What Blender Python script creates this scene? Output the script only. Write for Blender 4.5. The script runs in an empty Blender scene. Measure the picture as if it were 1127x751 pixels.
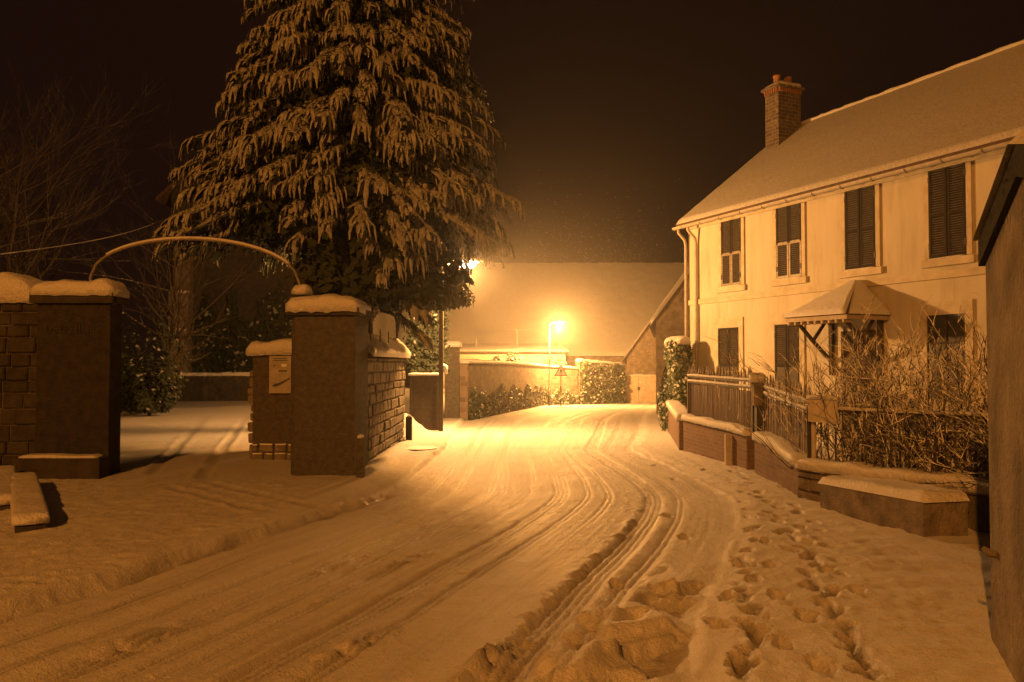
import bpy, math, random
import numpy as np
from mathutils import Vector, Matrix

random.seed(7); rng = np.random.default_rng(7)
R = math.radians
scene = bpy.context.scene
COL = scene.collection

# ------------------------------------------------------------------ camera, sky, exposure
EYE = 1.6
cam_d = bpy.data.cameras.new('camera'); cam = bpy.data.objects.new('camera', cam_d); COL.objects.link(cam)
cam.location = (0, 0, EYE); cam.rotation_euler = (R(91.6), 0, 0)
cam_d.sensor_width = 36; cam_d.lens = 28.0; cam_d.clip_start = 0.05; cam_d.clip_end = 2000
scene.camera = cam

SODIUM = (1.0, 0.415, 0.088)
SODIUM_NEAR = (1.0, 0.32, 0.034)
FAR_LAMP_W = 7500.0
SIDE_LAMP_W = 2750.0
NEAR_LAMP_W = 12000.0
world = bpy.data.worlds.new('World'); scene.world = world; world.use_nodes = True
bg = world.node_tree.nodes['Background']
bg.inputs[0].default_value = (1.0, 0.36, 0.20, 1); bg.inputs[1].default_value = 0.0058   # night cloud lit by the town

vs = scene.view_settings
vs.view_transform = 'Standard'; vs.look = 'None'; vs.exposure = 0.7; vs.gamma = 1.0
scene.render.film_transparent = False
scene.cycles.use_denoising = True
scene.cycles.max_bounces = 6; scene.cycles.diffuse_bounces = 3; scene.cycles.glossy_bounces = 2
scene.cycles.volume_bounces = 0; scene.cycles.transparent_max_bounces = 4
scene.cycles.sample_clamp_indirect = 4.0

# ------------------------------------------------------------------ noise in numpy
_perm = np.random.default_rng(3).permutation(256); _perm = np.concatenate([_perm, _perm])
_g2 = np.random.default_rng(4).normal(size=(256, 2)); _g2 /= np.linalg.norm(_g2, axis=1)[:, None]
def perlin(x, y):
    xi = np.floor(x).astype(int); yi = np.floor(y).astype(int)
    xf = x - xi; yf = y - yi
    u = xf**3*(xf*(xf*6-15)+10); v = yf**3*(yf*(yf*6-15)+10)
    def g(ix, iy, fx, fy):
        h = _perm[_perm[ix & 255] + (iy & 255)]
        return _g2[h, 0]*fx + _g2[h, 1]*fy
    a = g(xi, yi, xf, yf); b = g(xi+1, yi, xf-1, yf)
    c = g(xi, yi+1, xf, yf-1); d = g(xi+1, yi+1, xf-1, yf-1)
    return (a + u*(b-a)) + v*((c + u*(d-c)) - (a + u*(b-a)))
def fbm(x, y, o=4, p=0.5):
    s = 0; a = 1.0
    for i in range(o):
        s = s + a*perlin(x + 17.3*i, y - 9.1*i); x = x*2.03; y = y*2.03; a *= p
    return s
def sstep(a, b, x):
    t = np.clip((x-a)/(b-a), 0, 1); return t*t*(3-2*t)

# ------------------------------------------------------------------ materials
MATS = {}
def nmat(name):
    m = bpy.data.materials.new(name); m.use_nodes = True; MATS[name] = m
    nt = m.node_tree; b = nt.nodes['Principled BSDF']
    return m, nt, b
def add(nt, t, **kw):
    n = nt.nodes.new(t)
    for k, v in kw.items():
        if k.startswith('i_'):
            key = k[2:]; key = int(key) if key.isdigit() else key.replace('_', ' ')
            n.inputs[key].default_value = v
        else: setattr(n, k, v)
    return n
def coords(nt, world_space=False):
    if world_space: return add(nt, 'ShaderNodeNewGeometry').outputs['Position']
    return add(nt, 'ShaderNodeTexCoord').outputs['Object']
def noise(nt, vec, scale, detail=4, rough=0.55):
    n = add(nt, 'ShaderNodeTexNoise', i_Scale=scale, i_Detail=detail, i_Roughness=rough)
    nt.links.new(vec, n.inputs['Vector']); return n.outputs['Fac']
def ramp(nt, fac, stops):
    r = add(nt, 'ShaderNodeValToRGB'); e = r.color_ramp.elements
    e[0].position, e[0].color = stops[0][0], (*stops[0][1], 1); e[1].position, e[1].color = stops[-1][0], (*stops[-1][1], 1)
    for p, c in stops[1:-1]:
        q = e.new(p); q.color = (*c, 1)
    nt.links.new(fac, r.inputs[0]); return r.outputs[0]
def mathn(nt, op, a, b=None, clamp=False):
    n = add(nt, 'ShaderNodeMath', operation=op, use_clamp=clamp)
    for i, v in enumerate((a, b)):
        if v is None: continue
        if isinstance(v, (int, float)): n.inputs[i].default_value = v
        else: nt.links.new(v, n.inputs[i])
    return n.outputs[0]
def mixc(nt, f, a, b):
    n = add(nt, 'ShaderNodeMix', data_type='RGBA')
    for s, v in ((n.inputs['Factor'], f), (n.inputs[6], a), (n.inputs[7], b)):
        if isinstance(v, (int, float)): s.default_value = v
        elif isinstance(v, tuple): s.default_value = (*v, 1)
        else: nt.links.new(v, s)
    return n.outputs[2]
def bump(nt, b, h, dist=0.02, strength=1.0):
    n = add(nt, 'ShaderNodeBump', i_Strength=strength, i_Distance=dist)
    nt.links.new(h, n.inputs['Height']); nt.links.new(n.outputs[0], b.inputs['Normal'])
def upness(nt):
    g = add(nt, 'ShaderNodeNewGeometry'); s = add(nt, 'ShaderNodeSeparateXYZ')
    nt.links.new(g.outputs['Normal'], s.inputs[0]); return s.outputs['Z']

def simple(name, c1, c2, scale=6, rough=0.8, bscale=30, bdist=0.01, snow=None, metallic=0.0, contrast=(0.3, 0.7)):
    m, nt, b = nmat(name)
    v = coords(nt, True)
    n1 = noise(nt, v, scale, 6)
    col = ramp(nt, n1, [(contrast[0], c1), (contrast[1], c2)])
    n2 = noise(nt, v, bscale, 5, 0.65)
    if snow is not None:
        f = mathn(nt, 'ADD', upness(nt), mathn(nt, 'MULTIPLY', mathn(nt, 'SUBTRACT', noise(nt, v, 14, 5), 0.5), 1.6))
        f = mathn(nt, 'MULTIPLY', mathn(nt, 'SUBTRACT', f, snow), 4.0, clamp=True)
        col = mixc(nt, f, col, (0.8, 0.8, 0.82))
    nt.links.new(col, b.inputs['Base Color'])
    b.inputs['Roughness'].default_value = rough; b.inputs['Metallic'].default_value = metallic
    if bdist: bump(nt, b, n2, bdist)
    return m

def snow_mat(name, dirt=0.0, fine=0.012, big=0.02, sc=3.0):
    m, nt, b = nmat(name); v = coords(nt, True)
    n1 = noise(nt, v, sc, 6); n2 = noise(nt, v, 42, 4, 0.7); n3 = noise(nt, v, 11, 4, 0.6)
    lo = (0.80 - 0.45*dirt, 0.80 - 0.46*dirt, 0.82 - 0.48*dirt)
    col = ramp(nt, n1, [(0.40, lo), (0.58, (0.80, 0.80, 0.82))])
    col = mixc(nt, mathn(nt, 'MULTIPLY', mathn(nt, 'SUBTRACT', noise(nt, v, 95, 2, 0.8), 0.38), 2.6, clamp=True), (0.55, 0.54, 0.54), col)
    nt.links.new(col, b.inputs['Base Color']); b.inputs['Roughness'].default_value = 0.55
    b.inputs['Specular IOR Level'].default_value = 0.25
    h = mathn(nt, 'ADD', mathn(nt, 'MULTIPLY', n2, fine), mathn(nt, 'MULTIPLY', n3, big))
    bump(nt, b, h, 1.0)
    return m
snow_mat('snow', 0.12, 0.022, 0.035, 9.0); snow_mat('snow_soft', 0.1, 0.012, 0.018, 9.0); snow_mat('snow_thin', 1.0, 0.014, 0.006, 20.0)
# trodden snow on the road: a per-vertex wear map (packed and sanded tracks are dirtier than loose snow)
m, nt, b = nmat('snow_road'); v = coords(nt, True)
at = add(nt, 'ShaderNodeAttribute', attribute_name='wear')
n1 = noise(nt, v, 2.2, 6); n2 = noise(nt, v, 48, 4, 0.75); n3 = noise(nt, v, 14, 4, 0.6)
n5 = noise(nt, v, 130, 2, 0.8)
base = mixc(nt, mathn(nt, 'MULTIPLY', mathn(nt, 'SUBTRACT', n5, 0.38), 2.6, clamp=True), (0.54, 0.53, 0.53), ramp(nt, n1, [(0.3, (0.72, 0.71, 0.72)), (0.65, (0.84, 0.84, 0.86))]))
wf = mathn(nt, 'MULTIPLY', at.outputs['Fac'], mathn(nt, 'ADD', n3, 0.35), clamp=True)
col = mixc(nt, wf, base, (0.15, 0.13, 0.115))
nt.links.new(col, b.inputs['Base Color'])
rr = mathn(nt, 'SUBTRACT', 0.62, mathn(nt, 'MULTIPLY', wf, 0.28)); nt.links.new(rr, b.inputs['Roughness'])
b.inputs['Specular IOR Level'].default_value = 0.3
n4 = noise(nt, v, 110, 3, 0.8)
bump(nt, b, mathn(nt, 'ADD', mathn(nt, 'ADD', mathn(nt, 'MULTIPLY', n2, 0.020), mathn(nt, 'MULTIPLY', n4, 0.008)), mathn(nt, 'MULTIPLY', n3, 0.022)), 1.0)

def brick_mat(name, c1, c2, mortar, w=0.22, h=0.07, snow=None, wobble=0.0):
    m, nt, b = nmat(name)
    tc = add(nt, 'ShaderNodeTexCoord'); vec = tc.outputs['UV']
    br = add(nt, 'ShaderNodeTexBrick', i_Scale=1.0, i_Mortar_Size=0.008, i_Mortar_Smooth=0.3, i_Bias=0.0, i_Brick_Width=w, i_Row_Height=h)
    br.inputs['Color1'].default_value = (*c1, 1); br.inputs['Color2'].default_value = (*c2, 1); br.inputs['Mortar'].default_value = (*mortar, 1)
    nt.links.new(vec, br.inputs['Vector'])
    v = coords(nt, True); n1 = noise(nt, v, 5, 6); n2 = noise(nt, v, 40, 4)
    col = mixc(nt, mathn(nt, 'MULTIPLY', n1, 0.75), br.outputs['Color'], (0.07, 0.055, 0.045))
    if snow is not None:
        f = mathn(nt, 'MULTIPLY', mathn(nt, 'SUBTRACT', noise(nt, v, 9, 6, 0.7), snow), 6.0, clamp=True)
        col = mixc(nt, f, col, (0.8, 0.8, 0.82))
    nt.links.new(col, b.inputs['Base Color']); b.inputs['Roughness'].default_value = 0.9
    hgt = mathn(nt, 'ADD', mathn(nt, 'MULTIPLY', br.outputs['Fac'], -0.012), mathn(nt, 'MULTIPLY', n2, 0.012))
    bump(nt, b, hgt, 1.0)
    return m
brick_mat('brick_dark', (0.17, 0.085, 0.06), (0.23, 0.13, 0.09), (0.26, 0.23, 0.2))
brick_mat('brick_far', (0.17, 0.12, 0.09), (0.34, 0.26, 0.20), (0.40, 0.36, 0.31), 0.42, 0.19)
brick_mat('brick_chimney', (0.09, 0.065, 0.05), (0.20, 0.16, 0.13), (0.42, 0.39, 0.36), 0.26, 0.105, snow=0.60)

# facade render: pale limewash with rain streaks
m, nt, b = nmat('facade'); v = coords(nt, True)
mp = add(nt, 'ShaderNodeMapping'); mp.inputs['Scale'].default_value = (3.0, 3.0, 0.35); nt.links.new(v, mp.inputs[0])
n1 = noise(nt, mp.outputs[0], 1.6, 7, 0.62); n2 = noise(nt, v, 0.9, 5); n3 = noise(nt, v, 60, 4, 0.7)
c = ramp(nt, mathn(nt, 'ADD', mathn(nt, 'MULTIPLY', n1, 0.6), mathn(nt, 'MULTIPLY', n2, 0.4)), [(0.34, (0.39, 0.355, 0.29)), (0.5, (0.50, 0.465, 0.395)), (0.68, (0.55, 0.515, 0.445))])
nt.links.new(c, b.inputs['Base Color']); b.inputs['Roughness'].default_value = 0.9; bump(nt, b, n3, 0.006)
simple('trim', (0.40, 0.35, 0.27), (0.56, 0.51, 0.41), 4, 0.85, 40, 0.006)
simple('render_grey', (0.09, 0.082, 0.07), (0.17, 0.154, 0.13), 12.0, 0.92, 30, 0.10)
simple('render_dark', (0.025, 0.022, 0.019), (0.07, 0.062, 0.053), 7.0, 0.92, 30, 0.10)
simple('stone', (0.09, 0.075, 0.062), (0.24, 0.205, 0.17), 5, 0.9, 22, 0.03)
simple('stone_dark', (0.022, 0.019, 0.016), (0.06, 0.052, 0.045), 5, 0.9, 22, 0.03)
simple('stone_snowy', (0.10, 0.085, 0.072), (0.25, 0.22, 0.18), 5, 0.9, 22, 0.03, snow=0.35)
simple('mortar', (0.075, 0.065, 0.055), (0.13, 0.115, 0.10), 8, 0.95, 60, 0.02)
simple('old_wall', (0.13, 0.105, 0.08), (0.33, 0.27, 0.21), 3.0, 0.92, 18, 0.05)
simple('thatch_edge', (0.006, 0.005, 0.004), (0.016, 0.013, 0.01), 30, 0.95, 60, 0.03)
simple('shutter', (0.008, 0.006, 0.005), (0.018, 0.014, 0.012), 20, 0.85, 60, 0.003)
simple('shutter_slat', (0.022, 0.017, 0.013), (0.07, 0.056, 0.043), 9, 0.6, 60, 0.002)
simple('shutter_glint', (0.10, 0.085, 0.07), (0.34, 0.30, 0.25), 22, 0.5, 60, 0.002)  # lamp reflection on the shutters, put into a paler colour
simple('iron', (0.02, 0.018, 0.017), (0.05, 0.044, 0.04), 25, 0.6, 80, 0.002)
simple('iron_snowy', (0.04, 0.033, 0.03), (0.10, 0.085, 0.075), 25, 0.6, 80, 0.002, snow=0.0)
simple('iron_pale', (0.10, 0.085, 0.08), (0.22, 0.19, 0.18), 25, 0.6, 80, 0.002)
simple('sheet_metal', (0.10, 0.075, 0.075), (0.16, 0.125, 0.125), 3, 0.55, 40, 0.003)
simple('galvanised', (0.30, 0.29, 0.28), (0.42, 0.41, 0.40), 12, 0.5, 60, 0.002, metallic=0.3)
simple('zinc', (0.28, 0.26, 0.24), (0.40, 0.37, 0.34), 9, 0.6, 60, 0.002)
simple('wood_dark', (0.03, 0.022, 0.016), (0.07, 0.052, 0.038), 14, 0.8, 40, 0.006)
simple('wood_gate', (0.30, 0.25, 0.19), (0.42, 0.36, 0.28), 6, 0.75, 40, 0.006)
simple('paint_white', (0.62, 0.62, 0.60), (0.78, 0.78, 0.76), 9, 0.5, 40, 0.002)
simple('paint_red', (0.42, 0.03, 0.02), (0.5, 0.05, 0.04), 9, 0.5, 40, 0.002)
simple('paint_black', (0.02, 0.02, 0.02), (0.03, 0.03, 0.03), 9, 0.5, 40, 0.001)
simple('plank_pale', (0.34, 0.30, 0.25), (0.46, 0.42, 0.36), 9, 0.8, 50, 0.004)
simple('bark', (0.035, 0.028, 0.022), (0.09, 0.072, 0.056), 9, 0.9, 24, 0.02)
simple('twig', (0.04, 0.03, 0.024), (0.10, 0.078, 0.06), 16, 0.9, 60, 0.003, snow=-0.12)
simple('twig_far', (0.028, 0.022, 0.018), (0.06, 0.048, 0.038), 16, 0.9, 60, 0.0, snow=0.75)
simple('needle', (0.010, 0.016, 0.009), (0.028, 0.042, 0.022), 18, 0.8, 60, 0.0)
simple('needle_snow', (0.17, 0.175, 0.17), (0.40, 0.40, 0.41), 11, 0.75, 60, 0.0)
simple('ivy_leaf', (0.03, 0.045, 0.022), (0.07, 0.10, 0.045), 20, 0.5, 60, 0.0)
simple('ivy_snow', (0.22, 0.24, 0.20), (0.50, 0.51, 0.50), 20, 0.7, 60, 0.0)
simple('tile_roof', (0.07, 0.045, 0.035), (0.14, 0.09, 0.07), 9, 0.8, 40, 0.01)
simple('terracotta', (0.26, 0.12, 0.07), (0.36, 0.19, 0.12), 12, 0.8, 50, 0.004)
simple('notice', (0.24, 0.22, 0.19), (0.36, 0.33, 0.29), 9, 0.6, 50, 0.001)
simple('board_pale', (0.42, 0.38, 0.32), (0.55, 0.5, 0.43), 9, 0.8, 50, 0.003)
simple('flake', (0.8, 0.8, 0.82), (0.82, 0.82, 0.84), 1, 0.6, 50, 0.0)
m, nt, b = nmat('lamp_glow')
b.inputs['Base Color'].default_value = (0.8, 0.7, 0.5, 1)
b.inputs['Emission Color'].default_value = (1.0, 0.72, 0.40, 1); b.inputs['Emission Strength'].default_value = 300.0

# ------------------------------------------------------------------ mesh helpers
class MB:
    """collects faces for ONE mesh object; uv = metres along / up where a course runs"""
    def __init__(s): s.v = []; s.f = []; s.m = []; s.uv = []
    def poly(s, pts, mi=0, uv=None):
        i = len(s.v); s.v += [tuple(p) for p in pts]; s.f.append(tuple(range(i, i+len(pts)))); s.m.append(mi)
        if uv is None:
            a = Vector(pts[0]); n = (Vector(pts[1])-a).cross(Vector(pts[2])-a)
            n = n.normalized() if n.length > 1e-9 else Vector((0, 0, 1))
            if abs(n.z) > 0.8: uv = [(p[0], p[1]) for p in pts]
            else:
                t = Vector((0, 0, 1)).cross(n).normalized(); uv = [(Vector(p).dot(t), p[2]) for p in pts]
        s.uv.append(uv); return s
    def hexa(s, q, mi=0):
        """q: 8 corners, bottom ring then top ring, counter-clockwise seen from above"""
        a = q
        for f in ((3, 2, 1, 0), (4, 5, 6, 7), (0, 1, 5, 4), (1, 2, 6, 5), (2, 3, 7, 6), (3, 0, 4, 7)):
            s.poly([a[k] for k in f], mi)
        return s
    def box(s, c, size, rz=0, mi=0, tilt=None):
        M = Matrix.Translation(c) @ Matrix.Rotation(rz, 4, 'Z')
        if tilt is not None: M = M @ tilt
        x, y, z = (k/2 for k in size)
        q = [M @ Vector(p) for p in ((-x, -y, -z), (x, -y, -z), (x, y, -z), (-x, y, -z), (-x, -y, z), (x, -y, z), (x, y, z), (-x, y, z))]
        return s.hexa(q, mi)
    def prism(s, foot, z0, z1, mi=0):
        """vertical prism; z0/z1 numbers or lists per corner; foot counter-clockwise"""
        n = len(foot); a = z0 if hasattr(z0, '__len__') else [z0]*n; b = z1 if hasattr(z1, '__len__') else [z1]*n
        lo = [(x, y, a[i]) for i, (x, y) in enumerate(foot)]; hi = [(x, y, b[i]) for i, (x, y) in enumerate(foot)]
        s.poly(lo[::-1], mi); s.poly(hi, mi)
        for i in range(n): j = (i+1) % n; s.poly([lo[i], lo[j], hi[j], hi[i]], mi)
        return s
    def tube(s, pts, r, n=6, mi=0, cap=True):
        pts = [Vector(p) for p in pts]; rr = r if hasattr(r, '__len__') else [r]*len(pts)
        rings = []; ref = None
        for i, p in enumerate(pts):
            t = (pts[min(i+1, len(pts)-1)] - pts[max(i-1, 0)])
            t = t.normalized() if t.length > 1e-9 else Vector((0, 0, 1))
            if ref is None: ref = Vector((1, 0, 0)) if abs(t.x) < 0.9 else Vector((0, 1, 0))
            u = (ref - t*ref.dot(t)); u = u.normalized() if u.length > 1e-6 else t.orthogonal().normalized(); ref = u; w = t.cross(u)
            k0 = len(s.v)
            for k in range(n):
                a = 2*math.pi*k/n; s.v.append(tuple(p + (u*math.cos(a) + w*math.sin(a))*rr[i]))
            rings.append(k0)
        for a, b in zip(rings, rings[1:]):
            for k in range(n):
                j = (k+1) % n; s.f.append((a+k, a+j, b+j, b+k)); s.m.append(mi); s.uv.append([(0, 0)]*4)
        if cap:
            s.f.append(tuple(rings[0]+k for k in range(n))[::-1]); s.m.append(mi); s.uv.append([(0, 0)]*n)
            s.f.append(tuple(rings[-1]+k for k in range(n))); s.m.append(mi); s.uv.append([(0, 0)]*n)
        return s
    def lathe(s, c, prof, n=12, mi=0):
        return s.tube([(c[0], c[1], c[2]+z) for r, z in prof], [max(r, 1e-4) for r, z in prof], n, mi)
    def build(s, name, mat, parent=None, smooth=False, kind=None, bevel=0):
        me = bpy.data.meshes.new(name)
        me.from_pydata(s.v, [], s.f)
        for k in (mat if isinstance(mat, (list, tuple)) else [mat]): me.materials.append(MATS[k])
        if any(s.m): me.polygons.foreach_set('material_index', s.m)
        uvl = me.uv_layers.new(name='UVMap'); flat = [c for u in s.uv for p in u for c in p]
        uvl.data.foreach_set('uv', flat)
        if smooth: me.polygons.foreach_set('use_smooth', [True]*len(me.polygons))
        me.update()
        o = bpy.data.objects.new(name, me); COL.objects.link(o)
        if parent is not None: attach(o, parent)
        if kind: o['kind'] = kind
        if bevel:
            b = o.modifiers.new('bevel', 'BEVEL'); b.width = bevel; b.segments = 2; b.limit_method = 'ANGLE'
        return o
def attach(o, parent):
    o.parent = parent; o.matrix_parent_inverse = Matrix.Translation(-parent.location)
def thing(name, label, cat, loc, group=None):
    o = bpy.data.objects.new(name, None); COL.objects.link(o); o.location = loc; o.empty_display_size = 0.2
    return tag(o, label, cat, group)
def tag(o, label, cat, group=None):
    o['label'] = label; o['category'] = cat
    if group: o['group'] = group
    return o
def raw(name, V, F, mat, parent=None, mi=None, smooth=False, kind=None):
    """numpy arrays straight into a mesh; F is (n,3) or (n,4)"""
    me = bpy.data.meshes.new(name); V = np.asarray(V, np.float32); F = np.asarray(F, np.int32); k = F.shape[1]
    me.vertices.add(len(V)); me.vertices.foreach_set('co', V.ravel())
    me.loops.add(F.size); me.loops.foreach_set('vertex_index', F.ravel())
    me.polygons.add(len(F)); me.polygons.foreach_set('loop_start', np.arange(0, F.size, k, dtype=np.int32))
    for q in (mat if isinstance(mat, (list, tuple)) else [mat]): me.materials.append(MATS[q])
    if mi is not None: me.polygons.foreach_set('material_index', np.asarray(mi, np.int32))
    if smooth: me.polygons.foreach_set('use_smooth', np.ones(len(F), bool))
    me.update(calc_edges=True); me.validate()
    o = bpy.data.objects.new(name, me); COL.objects.link(o)
    if parent is not None: attach(o, parent)
    if kind: o['kind'] = kind
    return o

def snow_cap(path, width, thick, name='snow_cap', parent=None, over=0.04, seed=0, mat='snow', nseg=None, droop=0.05, rough=1.0):
    """rounded snow loaf along a polyline [(x,y,z)...] of the top face it lies on"""
    P = [Vector(p) for p in path]; L = [0]
    for a, b in zip(P, P[1:]): L.append(L[-1] + (b-a).length)
    n = nseg or max(4, int(L[-1]/0.07)); m = 14
    V = []; F = []
    def at(t):
        for i in range(len(P)-1):
            if t <= L[i+1] or i == len(P)-2:
                k = (t-L[i])/max(L[i+1]-L[i], 1e-6); d = (P[i+1]-P[i]); return P[i].lerp(P[i+1], k), d
    tt = np.linspace(-over, L[-1]+over, n+1)
    for i, t in enumerate(tt):
        p, d = at(min(max(t, 0), L[-1])); d = Vector((d.x, d.y, 0)).normalized(); sdir = Vector((d.y, -d.x, 0))
        p = p + d*(t - min(max(t, 0), L[-1]))
        e = min(1.0, (min(t-tt[0], tt[-1]-t)+0.012)/max(0.07, thick*0.7)); e = math.sqrt(max(0, 1-(1-e)**2))
        nz = float(fbm(np.array([t*2.1+seed*7.7]), np.array([seed*3.3]), 3)[0])
        W = (width/2+over)*(0.75+0.25*e); H = thick*(0.9+0.35*nz)*e
        for k in range(m+1):
            a = math.pi*k/m; cx = math.cos(a); sy = math.sin(a)
            u = W*math.copysign(abs(cx)**0.42, cx); h = H*(sy**0.45) if sy > 0 else 0
            r = 0.10*thick*rough*float(perlin(np.array([t*8+seed*5.1]), np.array([k*0.8+seed]))[0])
            edge = 1 if k in (0, m) else 0
            z = p.z + h + r*(0 if edge else 1) - (droop*(0.5+0.9*abs(float(perlin(np.array([t*4.3+seed]), np.array([k*1.0+3.0]))[0]))) if edge else 0)
            q = p + sdir*(u + r*0.5); V.append((q.x, q.y, z))
    w = m+1
    for i in range(n):
        for k in range(m): F.append((i*w+k, (i+1)*w+k, (i+1)*w+k+1, i*w+k+1))
        F.append((i*w+m, (i+1)*w+m, (i+1)*w, i*w))
    mb = MB(); mb.v = V; mb.f = F + [tuple(range(m+1)), tuple(n*w+k for k in range(m, -1, -1))]; mb.m = [0]*len(mb.f); mb.uv = [[(0, 0)]*len(f) for f in mb.f]
    return mb.build(name, mat, parent, smooth=True)

def ray(px, d): return (px-563.5)/877.0*d                       # sideways metres at depth d
def hgt(py, d): return EYE + (400.0-py)/877.0*d                 # height at depth d

# ------------------------------------------------------------------ ground heights
def g0(x, y):
    x = np.asarray(x, float); y = np.asarray(y, float)
    yy = np.maximum(y, 0)
    road = -0.012*yy - 0.014*np.maximum(np.sqrt((yy-20)**2+9)*0.5+(yy-20)*0.5, 0)
    road = np.where(yy > 57, -0.012*57-0.014*37, road)
    left = -0.012*np.minimum(yy, 16)
    k = sstep(-3.0, -4.6, x)*sstep(9, 13, yy)
    k = k*(1-sstep(60, 90, yy))
    return road*(1-k)+left*k
def ground_z(x, y): return float(g0(x, y))

LD = np.array([-8, 0, 3.0, 4.2, 5.2, 5.86, 6.96, 8.5, 10.4, 13.5, 17.2, 20, 24, 29.5, 40, 50, 55, 70])
LX = np.array([-12, -6.3, -4.4, -3.75, -3.34, -3.09, -2.8, -2.26, -1.62, -1.50, -1.41, -1.55, -1.7, -1.75, 0.2, 2.3, 4.0, 6.0])
RD = np.array([-8, 0, 3.0, 4.36, 5.38, 6.2, 7.2, 8.74, 10.35, 12.25, 16.6, 21, 32, 47, 56, 70])
RX = np.array([-6, -0.9, 0.45, 0.97, 1.26, 1.54, 1.94, 2.45, 2.78, 2.77, 2.42, 3.3, 5.2, 8.4, 10.5, 14])
def smooth_interp(d, D, X):
    s = 0
    for o in (-0.5, -0.25, 0, 0.25, 0.5): s = s + np.interp(d+o, D, X)
    return s/5

# grid lines: close together where the photograph looks down on the snow
def grow(a, b, s0, s1):
    out = [a]
    while out[-1] < b: out.append(out[-1] + s0 + (s1-s0)*((out[-1]-a)/(b-a)))
    return out[:-1]
xs = np.array([-x for x in grow(12, 260, 1.0, 40)][::-1] + [-x for x in grow(6.5, 12, 0.03, 0.3)][::-1] + list(np.arange(-6.5, 5.0, 0.024)) + grow(5.0, 14, 0.04, 0.6) + grow(14, 260, 1.0, 40))
ys = np.array([-y for y in grow(0, 120, 1.0, 30)][::-1] + grow(0.01, 3.2, 0.3, 0.1) + grow(3.2, 8, 0.020, 0.028) + grow(8, 22, 0.028, 0.11) + grow(22, 60, 0.12, 0.5) + grow(60, 600, 1, 60))
X, Y = np.meshgrid(xs, ys)
Z = g0(X, Y)
Ld = smooth_interp(Y, LD, LX); Rd = smooth_interp(Y, RD, RX)
Wd = Rd-Ld; S = (X-Ld)/Wd
dirx = np.gradient(smooth_interp(ys, RD, RX), ys); cosr = 1/np.sqrt(1+np.clip(dirx, -1.2, 1.2)**2)
lat = Wd*cosr[:, None]                                           # true road width
near = (Y > 2) & (Y < 62) & (X > -14) & (X < 16)
wear = np.zeros_like(Z)
onroad = sstep(0.0, 0.03, S)*(1-sstep(0.97, 1.0, S))
arc = Y/cosr[:, None]
# pavements stand a step above the road, rounded off by snow
kl = (Ld - X); kr = (X - Rd)
jit = 0.06*fbm(X*1.6, Y*1.6, 3)
gate_dip = np.exp(-((Y-11.0)/2.6)**2)
Z += 0.10*sstep(-0.02, 0.08, kl+jit*1.2)*np.where(Y < 62, 1, 0)*(1-0.45*gate_dip)
Z += 0.05*sstep(-0.05, 0.30, kr+jit)*np.where(Y < 62, 1, 0)
Z += 0.022*np.clip(0.5+1.2*fbm(X*2.5, Y*2.5, 3), 0, 1.3)*np.exp(-((kr-0.06+1.2*jit)/0.045)**2)*sstep(3, 4, Y)*(1-sstep(16, 20, Y))
# soft swell of the fallen snow
Z += np.where(near, 0.018*fbm(X*0.9, Y*0.9, 3) + 0.008*fbm(X*5, Y*5, 3), 0.0)
# fine driving streaks that follow the bend
st = fbm(S*34 + 0.2*perlin(X*0.7, Y*0.7), Y*0.33, 4, 0.6)
st2 = fbm(S*95 + 0.3*perlin(X*0.7, Y*0.7), Y*0.6, 2, 0.6)
far_f = 0.28+0.72*(1-sstep(5, 12, Y))
Z += onroad*near*far_f*(0.007*st + 0.005*st2)
wear += onroad*near*np.clip(0.06 + 0.34*st + 0.22*st2, 0, 1)
# wheel tracks: packed strips with tread lines and small berms
TR = [(0.30, 0.20, 0.022, 0.020), (0.345, 0.10, 0.012, -0.06), (0.52, 0.24, 0.030, 0.05), (0.60, 0.12, 0.014, 0.07), (0.665, 0.12, 0.014, 0.0),
      (0.79, 0.26, 0.040, 0.0), (0.865, 0.16, 0.018, 0.02), (0.12, 0.16, 0.012, 0.02), (0.20, 0.10, 0.010, -0.02), (0.43, 0.09, 0.010, 0.06)]
for s0, w, dep, drift in TR:
    c = s0 + drift*(10-Y)/10*(-0.6) + 0.006*perlin(Y*0.12+s0*31, Y*0+s0*9)
    u = (S-c)*lat
    core = np.exp(-(np.abs(u)/(w*0.5))**6)
    fade = sstep(-0.35, 0.15, perlin(Y*0.16+s0*57, Y*0+2.5)+0.25)
    Z += onroad*near*far_f*fade*(-dep*core + 0.010*core*np.cos(2*np.pi*u/0.060) + 0.30*dep*np.exp(-((np.abs(u)-w*0.62)/0.04)**2)*(0.6+1.1*fbm(X*9, Y*9, 2)))
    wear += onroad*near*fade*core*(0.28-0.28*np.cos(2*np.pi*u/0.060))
# clods thrown up on the left of the deep right-hand rut
u = (S-0.765)*lat + 0.03*perlin(Y*1.1, Y*0)
cl = np.exp(-((u+0.04)/0.075)**2)*sstep(0.02, 0.32, fbm(X*5.5, Y*5.5, 3)+0.16*perlin(Y*0.9, Y*0+7))
Z += near*(1-sstep(8, 12, Y))*0.02*cl; wear += cl*near*(Y < 12)*0.30
for (px, py, w, h) in ((390, 708, 0.10, 0.05), (545, 722, 0.10, 0.08), (445, 617, 0.08, 0.03), (380, 618, 0.07, 0.03), (160, 700, 0.15, 0.04)):
    d = 1403/(py-400-10.5); cx = ray(px, d); ds = (Y-d); uu = (X-cx) - 0.55*ds
    q = np.exp(-(uu/w)**2-(ds/0.34)**2)*sstep(-0.25, 0.35, fbm(X*7, Y*7, 3)+0.1)
    Z += h*q; wear += 0.35*q
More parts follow.
